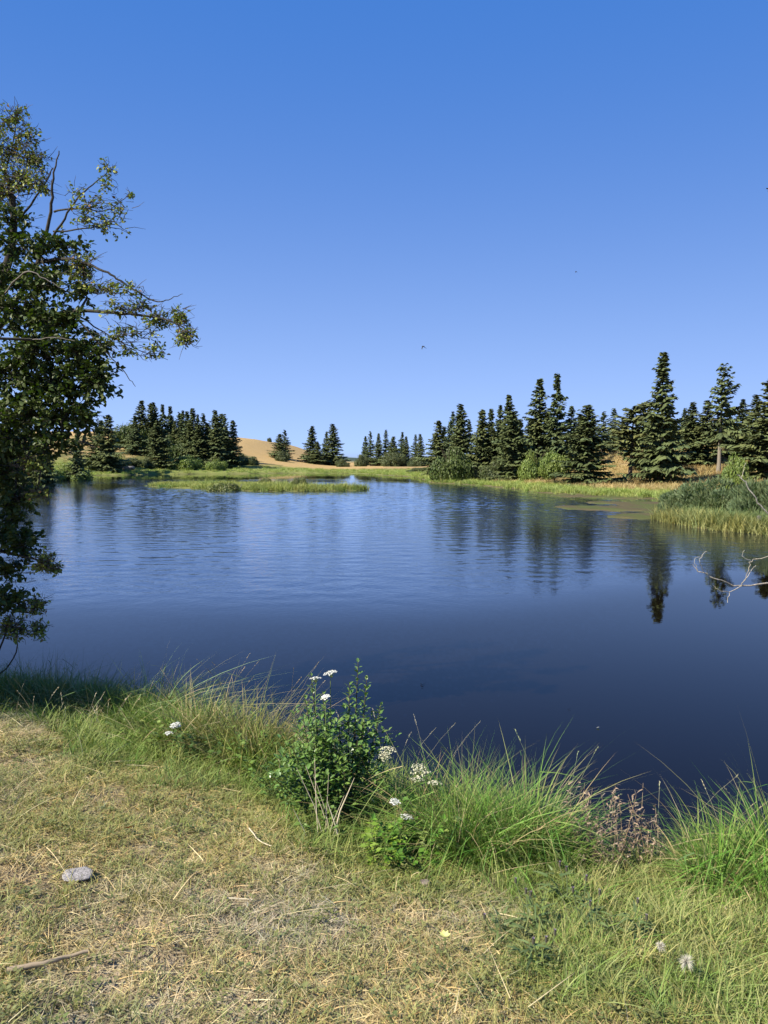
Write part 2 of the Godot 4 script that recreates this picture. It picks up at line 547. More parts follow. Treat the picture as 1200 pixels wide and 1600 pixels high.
func sedge(sd: int, count: int, base_r: float, l0: float, l1: float, wid: float, tilt: float, droop: float, col: Color, col2: Color, dry: float, mat: Material, sway := Vector3.ZERO) -> ArrayMesh:
	rng.seed = sd
	var mb := MB.new()
	var tufts := []
	for k in 9:
		var ta := r(0, TAU)
		var tq := sqrt(rng.randf()) * base_r * 1.35
		tufts.append([Vector3(cos(ta) * tq, -0.02, sin(ta) * tq * 0.55), r(0.72, 1.12), Vector3(r(-1, 1), 0, r(-0.6, 0.6)) * 0.25, rng.randf()])
	for k in count:
		var tf = tufts[rng.randi() % 9]
		var a := r(0, TAU)
		var q := sqrt(rng.randf())
		var e := deg_to_rad(90.0 - q * tilt * r(0.4, 1.3) - r(0, 10))
		var dir: Vector3 = (Vector3(cos(a) * cos(e), sin(e), sin(a) * cos(e) * 0.7) + tf[2]).normalized()
		var bend := (Vector3(cos(a) + r(-0.4, 0.4), 0, (sin(a) + r(-0.4, 0.4)) * 0.6) * r(0.1, 0.5) + sway * r(0.5, 1.2) + Vector3.DOWN * r(0.15, 0.75)) * droop * r(0.3, 1.7)
		var c0 := vary(col.lerp(col2, clampf(tf[3] + r(-0.4, 0.4), 0, 1)), 0.22)
		var c1 := c0 * 1.12
		if rng.randf() < 0.28:
			c1 = c0.lerp(Color(0.42, 0.33, 0.15), r(0.4, 1.0))
		if rng.randf() < dry + 0.05:
			c0 = vary(Color(0.44, 0.35, 0.18), 0.25)
			c1 = c0
		var p: Vector3 = tf[0] + Vector3(cos(a) * q, 0, sin(a) * q * 0.7) * base_r * 0.38
		var l: float = lerpf(l0, l1, pow(rng.randf(), 1.3)) * tf[1]
		if rng.randf() < 0.12:   # broken over
			var f := r(0.45, 0.75)
			mb.blade(p, dir, l * f, wid, bend * 0.3, r(-0.8, 0.8), 3, c0, c0, 0.8)
			mb.blade(p + (dir + bend * 0.3) * l * f, (dir * 0.25 + Vector3(cos(a), -r(0.2, 1.0), sin(a))).normalized(), l * (1.0 - f), wid * 0.8, Vector3(0, -0.2, 0), r(-0.8, 0.8), 3, c0, c1)
		else:
			mb.blade(p, dir, l, wid * r(0.6, 1.3), bend, r(-0.9, 0.9), 6, c0, c1)
	for k in int(count * 0.22):   # dead thatch round the foot
		var a := r(0, TAU)
		var q := r(0.3, 1.3) * base_r
		mb.blade(Vector3(cos(a) * q, r(0.0, 0.05), sin(a) * q * 0.7), Vector3(cos(a + r(-1, 1)), r(-0.1, 0.8), sin(a + r(-1, 1))).normalized(), r(0.06, 0.2), wid * 0.8, Vector3(0, -0.4, 0), r(-1, 1), 3, vary(Color(0.42, 0.33, 0.17), 0.3), Color(0.4, 0.32, 0.17))
	return mb.mesh(mat)

func floret_head(sd: int, rad: float, dome: float, col: Color, mat: Material) -> ArrayMesh:
	rng.seed = sd
	var mb := MB.new()
	for k in 16:
		var a := TAU * k * 0.618
		var q := sqrt((k + 0.5) / 16.0) * rad
		var c0 := Vector3(cos(a) * q, dome * (1.0 - q * q / (rad * rad)), sin(a) * q)
		mb.tube([Vector3(0, -rad * 0.75, 0), c0 * 0.6 + Vector3(0, -rad * 0.2, 0), c0], [0.0008, 0.0007, 0.0006], 3, Color(0.2, 0.26, 0.08))
		for j in 9:
			var o := Vector3(r(-1, 1), r(-0.25, 0.3), r(-1, 1)) * rad * 0.24
			var p := c0 + o
			var nn := (Vector3.UP + o.normalized() * 0.6 + Vector3(r(-1, 1), 0, r(-1, 1)) * 0.3).normalized()
			var x := nn.cross(Vector3(r(-1, 1), 0.2, r(-1, 1))).normalized() * r(0.0028, 0.0046)
			var y := nn.cross(x)
			var cc := vary(col, 0.1)
			mb.tri(p - x, p + y, p + x, cc)
			mb.tri(p + x, p - y, p - x, cc)
	return mb.mesh(mat)

func stone_mesh(sd: int, size: Vector3, col: Color, mat: Material) -> ArrayMesh:
	rng.seed = sd
	var sp := SphereMesh.new()
	sp.radius = 0.5; sp.height = 1.0; sp.radial_segments = 28; sp.rings = 16
	var arr := sp.get_mesh_arrays()
	var v: PackedVector3Array = arr[Mesh.ARRAY_VERTEX]
	var c := PackedColorArray()
	for k in v.size():
		var p := v[k]
		var f := 1.0 + noise_a.get_noise_3d(p.x * 28.0 + sd, p.y * 28.0, p.z * 28.0) * 0.30
		p = Vector3(clampf(p.x * f, -0.46, 0.46), clampf(p.y * f, -0.4, 0.28 + p.x * 0.1), clampf(p.z * f, -0.45, 0.45))
		v[k] = p * size
		var g := 1.0 + noise_b.get_noise_3d(p.x * 60.0, p.y * 60.0, p.z * 60.0) * 0.4
		c.append(Color(col.r * g, col.g * g, col.b * g))
	arr[Mesh.ARRAY_VERTEX] = v
	arr[Mesh.ARRAY_COLOR] = c
	var am := ArrayMesh.new()
	am.add_surface_from_arrays(Mesh.PRIMITIVE_TRIANGLES, arr)
	var st := SurfaceTool.new()
	st.create_from(am, 0)
	st.generate_normals()
	var m := st.commit()
	m.surface_set_material(0, mat)
	return m

func smooth_line(pts: Array, steps: int) -> Array:
	var out := []
	var m := pts.size()
	for k in m - 1:
		var a: Vector3 = pts[maxi(k - 1, 0)]
		var b: Vector3 = pts[k]
		var d: Vector3 = pts[k + 1]
		var e: Vector3 = pts[mini(k + 2, m - 1)]
		for s in steps:
			out.append(b.cubic_interpolate(d, a, e, float(s) / steps))
	out.append(pts[m - 1])
	return out

func in_view(x: float, z: float, margin := 0.35) -> bool:
	return z < -1.8 and absf(x) < -z * 0.52 + margin

func upright(x: float, y: float, z: float, s: float, squash := 1.0) -> Transform3D:
	return Transform3D(Basis(Vector3.UP, r(0, TAU)).scaled(Vector3(s, s * squash, s)), Vector3(x, y, z))

# ---------------------------------------------------------------- tables: places in metres
# x, z, height of the tip above the water, kind, width, label
var spruces := [
	[21.4, -60.0, 10.72, 0, 4.59, "tallest spruce on the right bank, broad dark skirt down to the tan grass"],
	[28.5, -66.0, 10.49, 2, 3.41, "tall thin spruce with long bare pale trunk on the right bank"],
	[29.6, -60.0, 8.73, 4, 5.21, "big dark spruce cut by the right edge of the photo above the green bushes"],
	[15.9, -60.0, 6.63, 6, 4.10, "short broad dark spruce standing alone at the edge of the bright marsh grass"],
	[17.4, -78.0, 11.23, 1, 4.03, "taller of the twin pointed spruces above the sunlit round bushes"],
	[16.0, -80.0, 10.74, 0, 4.80, "shorter of the twin pointed spruces above the sunlit round bushes"],
	[12.7, -80.0, 9.11, 0, 3.81, "thin tipped spruce, highest of the clump between the big willow and the twin spruces"],
	[12.2, -73.0, 6.97, 6, 4.23, "full bodied spruce at the water side of the clump, left of the sunlit bushes"],
	[12.6, -84.0, 8.43, 1, 3.13, "slim spruce just left of the thin tipped highest one in the shore clump"],
	[11.7, -86.0, 8.15, 1, 3.20, "slim spruce, second left of the thin tipped highest one in the shore clump"],
	[10.2, -82.0, 7.75, 4, 3.73, "broad olive spruce, third left of the thin tipped highest one in the shore clump"],
	[10.2, -92.0, 7.13, 5, 2.85, "small spruce between the broad olive one and the pointed one behind the big willow"],
	[8.2, -84.0, 8.43, 0, 4.34, "tall pointed dark spruce rising right behind the big round willow"],
	[8.4, -95.0, 8.22, 5, 2.95, "sparse spruce tip on the left flank of the pointed spruce behind the big willow"],
	[8.3, -100.0, 7.23, 5, 2.90, "middle of three small spruces stepping down behind the left of the big willow"],
	[8.1, -106.0, 7.00, 1, 3.53, "lowest of three small spruces stepping down behind the left of the big willow"],
	[8.8, -132.0, 6.64, 5, 4.40, "pale small far spruce just left of the big round willow"],
	[15.8, -90.0, 7.18, 1, 3.54, "dim spruce in the gap between the shore clump and the twin spruces"],
	[16.3, -86.0, 6.96, 0, 3.56, "dim low spruce directly left of the twin spruces"],
	[19.7, -82.0, 8.15, 1, 3.39, "pointed spruce directly right of the twin spruces"],
	[22.3, -88.0, 7.50, 4, 3.64, "dim spruce half hidden left behind the short broad dark spruce"],
	[24.2, -86.0, 7.66, 5, 3.20, "small spruce just right behind the short broad dark spruce"],
	[28.5, -96.0, 8.68, 5, 3.18, "slim far spruce tip left of the bushy grey trunked pine"],
	[28.4, -92.0, 7.28, 4, 4.19, "dim spruce behind the bushy grey trunked pine"],
	[21.0, -66.0, 6.95, 3, 4.50, "bushy olive pine with grey trunk and a flat wind bent top"],
	[23.5, -70.0, 7.46, 7, 3.62, "ragged olive conifer with a broken top leaning on the tallest spruce"],
	[31.3, -84.0, 6.30, 4, 3.82, "dim spruce on the right flank of the tallest spruce"],
	[37.1, -96.0, 8.68, 5, 2.98, "slim far spruce tip in the gap right of the tallest spruce"],
	[28.7, -72.0, 7.73, 0, 3.43, "pointed spruce in the middle between the tallest spruce and the bare trunked one"],
	[29.6, -71.0, 7.83, 4, 3.52, "bushy spruce touching the left of the bare trunked spruce"],
	[36.6, -82.0, 6.54, 4, 3.73, "dim bushy spruce touching the right of the bare trunked spruce"],
	[38.8, -84.0, 8.98, 1, 3.30, "pointed spruce, second right of the bare trunked spruce"],
	[38.1, -80.0, 9.05, 0, 3.81, "broad spruce just left of the big one cut by the right edge"],
	[38.8, -90.0, 7.32, 0, 4.28, "dim spruce right behind the bare trunked spruce"],
	[37.7, -92.0, 7.43, 1, 3.81, "dim low spruce between the pointed and the bushy one near the bare trunk"],
	[33.5, -74.0, 5.34, 6, 3.98, "low dark spruce with branches to the ground behind the bright bush of the right bank"],
	[25.2, -72.0, 5.73, 4, 4.47, "olive leaning spruce tucked against the foot of the tallest spruce"],
	[18.7, -88.0, 7.93, 4, 4.19, "dim spruce filling the gap between the twin spruces"],
	[11.5, -82.0, 5.67, 6, 3.73, "low full spruce at the foot of the slim pair in the shore clump"],
	[-4.5, -190.0, 8.24, 1, 3.73, "leftmost spruce of the distant row right of the gap in the far shore"],
	[-3.2, -188.0, 9.25, 5, 3.69, "second spruce from the left in the distant row right of the gap"],
	[-1.5, -186.0, 8.72, 0, 3.86, "third spruce from the left in the distant row right of the gap"],
	[0.6, -188.0, 9.56, 5, 3.91, "fourth and tallest spruce of the distant row right of the gap"],
	[2.1, -180.0, 7.78, 6, 4.15, "short dark spruce, fifth from the left in the distant row right of the gap"],
	[4.3, -188.0, 9.25, 1, 3.91, "sixth spruce from the left in the distant row right of the gap"],
	[5.3, -184.0, 7.90, 0, 3.82, "seventh spruce from the left in the distant row right of the gap"],
	[7.4, -188.0, 8.48, 5, 3.47, "eighth spruce from the left in the distant row right of the gap"],
	[8.5, -184.0, 8.50, 0, 4.03, "rightmost dark spruce of the distant row right of the gap"],
	[-24.3, -180.0, 8.37, 4, 4.99, "broader spruce of the far pair standing before the tan hill"],
	[-23.6, -185.0, 9.45, 5, 4.27, "slimmer spruce of the far pair standing before the tan hill"],
	[-16.9, -182.0, 10.37, 0, 5.88, "dark spruce between the tan hill pair and the tall far one left of the gap"],
	[-15.3, -178.0, 6.40, 4, 4.11, "low spruce leaning on the right of the dark one left of the gap"],
	[-14.2, -188.0, 9.25, 1, 3.91, "slim spruce tucked on the left of the tall far one beside the gap"],
	[-12.0, -182.0, 10.82, 0, 6.93, "tallest far spruce, right beside the gap above the low tan field"],
	[-27.1, -140.0, 9.54, 4, 4.67, "rightmost spruce of the left hill wood, next to the two round bushes"],
	[-29.1, -142.0, 10.69, 5, 4.01, "second spruce from the right end of the left hill wood"],
	[-29.8, -138.0, 11.24, 0, 5.31, "third and tall spruce from the right end of the left hill wood"],
	[-34.9, -150.0, 11.28, 5, 4.62, "thin grey green spruce between two darker ones on the left hill wood"],
	[-32.7, -138.0, 8.65, 6, 4.60, "low dark spruce at the foot of the left hill wood, right half"],
	[-34.9, -142.0, 11.85, 0, 5.46, "tall dark spruce in the middle of the left hill wood"],
	[-36.7, -146.0, 11.64, 1, 4.49, "slim spruce pressed against the tall middle one of the left hill wood"],
	[-38.8, -150.0, 12.02, 1, 4.23, "taller of two slim spruces in the centre of the left hill wood"],
	[-40.0, -152.0, 11.65, 5, 3.90, "shorter of two slim spruces in the centre of the left hill wood"],
	[-41.7, -152.0, 13.02, 1, 4.68, "pointed spruce behind the pale green trees on the left hill"],
	[-42.8, -150.0, 13.24, 1, 4.23, "pointed spruce right above the foremost dark one of the left hill"],
	[-37.2, -128.0, 8.92, 6, 5.25, "foremost dark spruce of the left hill, reaching down to the marsh"],
	[-44.8, -152.0, 13.64, 0, 5.07, "broad spruce left of the pointed one above the foremost dark spruce"],
	[-46.3, -154.0, 13.66, 4, 4.74, "dense spruce beside the highest one at the left end of the hill wood"],
	[-47.0, -150.0, 13.85, 0, 6.16, "highest spruce at the left end of the hill wood, beside the green round tree"],
	[-41.8, -118.0, 9.27, 4, 5.45, "dark spruce just right of the near tree's leaves, apart from the hill wood"],
	[-44.7, -122.0, 8.61, 6, 5.32, "dark spruce half behind the near tree's leaves on the left shore"],
	[-28.3, -64.0, 6.39, 0, 2.91, "dark spruce hidden behind the near tree, mirrored in the water at the left"],
	[-30.6, -66.0, 6.95, 4, 4.10, "broad spruce hidden behind the near tree at the left shore"],
	[-34.0, -86.0, 5.83, 1, 2.67, "slim spruce behind the drooping leaves of the near tree"],
	[-29.1, -60.0, 6.14, 6, 3.72, "leftmost spruce behind the dense dark leaves of the near tree"],
	[7.0, -98.0, 7.37, 4, 4.16, "dim back spruce, first to the left behind the big round willow"],
	[9.2, -97.0, 7.87, 0, 4.01, "dim back spruce, first to the right behind the big round willow"],
	[12.0, -96.0, 7.27, 1, 4.17, "dim back spruce, first to the right behind the broad olive spruce"],
	[15.4, -103.0, 7.46, 1, 3.73, "dim back spruce, first to the left behind the thin tipped spruce"],
	[16.2, -95.0, 7.45, 4, 4.52, "dim back spruce, first to the right behind the thin tipped spruce"],
	[19.6, -100.0, 7.72, 4, 3.93, "dim back spruce, first to the left behind the left twin spruce"],
	[23.9, -106.0, 6.57, 0, 4.71, "dim back spruce, first to the right behind the right twin spruce"],
	[26.3, -107.0, 6.78, 6, 4.09, "dim back spruce, first to the left behind the short broad dark spruce"],
	[29.5, -110.0, 8.17, 4, 3.98, "dim back spruce, first to the right behind the short broad dark spruce"],
	[31.0, -104.0, 6.23, 0, 4.09, "dim back spruce, first to the left behind the grey trunked pine"],
	[33.6, -104.0, 6.57, 6, 3.98, "dim back spruce, first to the right behind the grey trunked pine"],
	[35.9, -104.0, 7.34, 4, 4.41, "dim back spruce, first to the left behind the tallest spruce"],
	[38.1, -104.0, 7.85, 4, 4.95, "dim back spruce, first to the right behind the tallest spruce"],
	[37.4, -96.0, 7.81, 4, 4.37, "dim back spruce, first to the left behind the pointed middle spruce"],
	[46.8, -112.0, 7.45, 4, 5.21, "dim back spruce, first to the left behind the bare trunked spruce"],
	[44.8, -101.0, 7.94, 0, 4.18, "dim back spruce, first to the right behind the bare trunked spruce"],
	[50.9, -109.0, 6.96, 4, 4.06, "dim back spruce, first to the left behind the broad spruce near the edge"],
	[51.8, -105.0, 7.39, 6, 4.02, "dim back spruce, first to the right behind the broad spruce near the edge"],
	[-46.1, -144.0, 10.69, 1, 3.87, "dim back spruce, first to the left behind the highest hill spruce"],
	[-46.4, -150.0, 9.20, 0, 4.19, "dim back spruce, first to the right behind the highest hill spruce"],
	[-48.0, -157.0, 10.68, 0, 3.57, "dim back spruce, second to the right behind the highest hill spruce"],
	[-44.4, -152.0, 10.29, 4, 3.77, "dim back spruce, first to the left behind the foremost hill spruce"],
	[-43.2, -145.0, 8.49, 4, 4.05, "dim back spruce, second to the left behind the foremost hill spruce"],
	[-43.6, -156.0, 9.22, 0, 4.19, "dim back spruce, first to the right behind the foremost hill spruce"],
	[-43.0, -157.0, 11.06, 4, 3.90, "dim back spruce, second to the right behind the foremost hill spruce"],
	[-39.7, -148.0, 9.83, 4, 3.37, "dim back spruce, third to the right behind the foremost hill spruce"],
	[-36.8, -149.0, 9.76, 0, 3.39, "dim back spruce, first to the left behind the tall middle hill spruce"],
	[-38.0, -152.0, 10.16, 0, 4.56, "dim back spruce, second to the left behind the tall middle hill spruce"],
	[-40.9, -157.0, 11.70, 1, 4.38, "dim back spruce, third to the left behind the tall middle hill spruce"],
	[-35.5, -148.0, 11.16, 1, 3.37, "dim back spruce, first to the right behind the tall middle hill spruce"],
	[-34.3, -152.0, 9.54, 6, 3.93, "dim back spruce, first to the left behind the third hill spruce from the right"],
	[-34.4, -150.0, 9.57, 4, 3.41, "dim back spruce, second to the left behind the third hill spruce from the right"],
	[-32.3, -150.0, 10.67, 6, 4.34, "dim back spruce, first to the right behind the third hill spruce from the right"],
	[-31.2, -150.0, 11.28, 6, 4.50, "dim back spruce, second to the right behind the third hill spruce from the right"],
	[-31.6, -156.0, 9.22, 1, 4.68, "dim back spruce, first to the left behind the rightmost hill spruce"],
]
# x, z, top, foot, width, kind, label
var bushes := [
	[6.7, -77.0, 4.07, 0.40, 4.59, 0, "big round sunlit willow at the shore before the pointed spruces"],
	[13.7, -70.0, 3.51, 0.97, 3.36, 1, "pale green round bush before the twin spruces, left of the short trunked tree"],
	[13.9, -63.0, 3.03, 0.64, 3.02, 1, "round green bush tree on a short trunk casting shade on tan grass"],
	[10.8, -74.0, 2.30, 0.65, 3.43, 2, "dark grey green bush at the foot of the shore spruce clump"],
	[8.6, -77.0, 1.92, 0.40, 1.91, 2, "small shady bush between the big willow and the grey green bush"],
	[11.8, -73.0, 1.58, 0.49, 1.57, 1, "little pale bush under the full bodied shore spruce"],
	[20.1, -44.0, 2.77, 1.14, 1.82, 1, "bright green bush on the tan slope above the reed point, right"],
	[12.0, -30.0, 1.46, 0.12, 2.48, 3, "grey green willow bush at the tip of the reed point"],
	[11.0, -29.6, 0.88, 0.05, 1.08, 3, "small dark based willow at the outer tip of the reed point"],
	[12.8, -29.0, 1.65, 0.33, 2.64, 3, "broad willow thicket in the middle of the reed point"],
	[13.3, -27.0, 1.77, 0.33, 2.46, 3, "willow thicket of the reed point cut by the right edge"],
	[-34.8, -86.0, 2.02, 0.03, 4.55, 1, "olive shrub on the small headland at the left, dark at its foot"],
	[-36.7, -82.0, 2.44, 0.00, 5.16, 1, "pale shrub beside the near tree's leaves on the left headland"],
	[-46.8, -126.0, 2.93, 0.22, 5.42, 1, "grey green shrub above the headland on the left shore"],
	[-44.8, -128.0, 3.78, 1.04, 3.81, 1, "bright yellow green shrub under the dark spruce on the left shore"],
	[-41.6, -128.0, 2.72, 0.19, 5.08, 2, "rounded dull shrub left of the foremost dark spruce"],
	[-33.5, -130.0, 3.16, 0.80, 7.10, 1, "wide pale shrub at the foot of the left hill wood"],
	[-28.4, -130.0, 2.73, 0.80, 4.30, 1, "low grey shrub under the right half of the left hill wood"],
	[-38.0, -127.0, 2.93, 0.73, 3.15, 2, "dull shrub at the very foot of the foremost dark spruce"],
	[-27.2, -148.0, 3.76, 1.21, 2.94, 2, "left one of two round dark bushes beside the left hill wood"],
	[-25.0, -148.0, 3.16, 1.21, 2.69, 2, "right one of two round dark bushes beside the left hill wood"],
	[-52.9, -158.0, 10.86, 4.64, 6.54, 0, "green round broadleaf tree left of the highest spruce of the hill wood"],
	[-43.9, -146.0, 9.02, 4.47, 4.35, 0, "pale green broadleaf tree beside the foremost dark spruce"],
	[-39.1, -146.0, 7.82, 3.02, 5.31, 0, "pale green broadleaf tree behind the foremost dark spruce, right side"],
	[-5.2, -175.0, 3.89, 0.57, 3.47, 2, "low pale bush at the left end of the distant spruce row"],
	[2.0, -172.0, 4.29, 0.60, 5.69, 2, "wide low bush below the middle of the distant spruce row"],
	[7.1, -172.0, 3.15, 0.60, 5.69, 2, "wide low bush below the right end of the distant spruce row"],
	[-22.4, -170.0, 4.40, 0.90, 3.66, 2, "round bush below the pair of spruces before the tan hill"],
	[-8.8, -165.0, 2.58, 0.81, 3.28, 2, "small bush right of the tallest far spruce by the gap"],
	[-38.6, -262.0, 9.84, 8.34, 1.73, 2, "single dark bush on the crest of the tan hill"],
	[-12.0, -57.0, 0.89, -0.05, 3.02, 4, "dull round shrub at the front edge of the island"],
	[-6.5, -60.0, 1.11, 0.32, 1.49, 4, "bright shrub near the middle of the island"],
	[-9.9, -64.0, 0.93, 0.08, 1.38, 4, "pale shrub behind the middle of the island"],
	[5.4, -118.0, 1.14, 0.06, 4.88, 2, "low dark shrub on the far marsh left of the big willow"],
]
var limbs := [
	[[Vector3(-3.87, 0.24, -6.60), Vector3(-3.74, 1.30, -6.60), Vector3(-3.54, 2.40, -6.50), Vector3(-3.35, 3.14, -6.50), Vector3(-3.22, 3.56, -6.50), Vector3(-3.09, 3.86, -6.45), Vector3(-2.99, 4.20, -6.40), Vector3(-3.02, 4.50, -6.40), Vector3(-3.05, 4.60, -6.40)], 0.100, 0.012],
	[[Vector3(-3.35, 3.14, -6.50), Vector3(-2.95, 3.57, -6.30), Vector3(-2.72, 3.85, -6.20), Vector3(-2.59, 4.22, -6.15), Vector3(-2.54, 4.45, -6.10), Vector3(-2.49, 4.66, -6.10)], 0.050, 0.006],
	[[Vector3(-2.99, 4.20, -6.40), Vector3(-2.81, 4.32, -6.30), Vector3(-2.66, 4.48, -6.25), Vector3(-2.58, 4.57, -6.20)], 0.022, 0.006],
	[[Vector3(-2.68, 3.92, -6.20), Vector3(-2.49, 4.11, -6.10), Vector3(-2.32, 4.27, -6.00), Vector3(-2.18, 4.39, -6.00), Vector3(-2.09, 4.46, -6.00)], 0.020, 0.005],
	[[Vector3(-2.56, 4.22, -6.15), Vector3(-2.28, 4.20, -6.00), Vector3(-2.11, 4.18, -6.00), Vector3(-1.94, 4.29, -6.00)], 0.014, 0.004],
	[[Vector3(-2.57, 4.07, -6.15), Vector3(-2.23, 4.05, -6.00), Vector3(-2.04, 4.08, -6.00), Vector3(-1.92, 4.00, -6.00)], 0.013, 0.003],
	[[Vector3(-2.72, 3.85, -6.20), Vector3(-2.38, 3.82, -6.00), Vector3(-2.10, 3.71, -5.90), Vector3(-1.97, 3.63, -5.90), Vector3(-1.73, 3.49, -5.90), Vector3(-1.62, 3.50, -5.90), Vector3(-1.51, 3.54, -5.90)], 0.026, 0.003],
	[[Vector3(-3.22, 3.56, -6.50), Vector3(-2.73, 3.42, -6.20), Vector3(-2.39, 3.43, -6.00), Vector3(-2.02, 3.40, -5.90), Vector3(-1.72, 3.36, -5.85), Vector3(-1.51, 3.29, -5.80), Vector3(-1.37, 3.19, -5.80)], 0.042, 0.005],
	[[Vector3(-2.39, 3.43, -6.00), Vector3(-2.17, 3.20, -5.90), Vector3(-2.05, 3.06, -5.90), Vector3(-1.93, 2.92, -5.90), Vector3(-1.88, 2.85, -5.90)], 0.013, 0.003],
	[[Vector3(-2.35, 3.41, -6.00), Vector3(-2.09, 3.24, -5.95), Vector3(-1.86, 3.13, -5.90), Vector3(-1.63, 3.05, -5.90)], 0.012, 0.003],
	[[Vector3(-3.54, 2.40, -6.50), Vector3(-3.06, 2.70, -6.20), Vector3(-2.70, 2.84, -6.10), Vector3(-2.31, 2.93, -6.00), Vector3(-2.06, 3.00, -6.00)], 0.050, 0.008],
	[[Vector3(-3.54, 2.40, -6.50), Vector3(-3.02, 2.39, -6.10), Vector3(-2.67, 2.49, -6.00), Vector3(-2.33, 2.44, -5.90), Vector3(-2.19, 2.39, -5.90)], 0.045, 0.006],
	[[Vector3(-3.74, 1.30, -6.60), Vector3(-3.15, 1.58, -6.10), Vector3(-2.80, 1.56, -5.90), Vector3(-2.56, 1.52, -5.85), Vector3(-2.46, 1.46, -5.85)], 0.035, 0.004],
	[[Vector3(-3.75, 1.02, -6.60), Vector3(-3.11, 1.19, -6.00), Vector3(-2.81, 1.13, -5.90), Vector3(-2.62, 1.11, -5.90)], 0.030, 0.004],
	[[Vector3(-3.79, 0.74, -6.60), Vector3(-3.23, 0.60, -6.10), Vector3(-2.94, 0.91, -5.90), Vector3(-2.86, 1.12, -5.85)], 0.020, 0.008],
	[[Vector3(-3.83, 0.52, -6.60), Vector3(-3.13, 0.58, -6.00), Vector3(-2.87, 0.76, -5.90), Vector3(-2.83, 1.01, -5.90)], 0.016, 0.006],
	[[Vector3(-3.41, 2.93, -6.50), Vector3(-3.66, 3.62, -6.80), Vector3(-3.79, 4.38, -7.00), Vector3(-3.71, 4.98, -7.00)], 0.060, 0.010],
	[[Vector3(-3.05, 4.60, -6.40), Vector3(-2.97, 4.88, -6.40), Vector3(-2.93, 5.13, -6.40)], 0.013, 0.004],
	[[Vector3(-3.03, 3.55, -6.20), Vector3(-2.56, 3.63, -5.60), Vector3(-2.37, 3.56, -5.50), Vector3(-2.23, 3.48, -5.50)], 0.020, 0.005],
	[[Vector3(-2.56, 3.17, -5.70), Vector3(-2.31, 3.16, -5.55), Vector3(-2.17, 3.13, -5.50)], 0.011, 0.004],
]
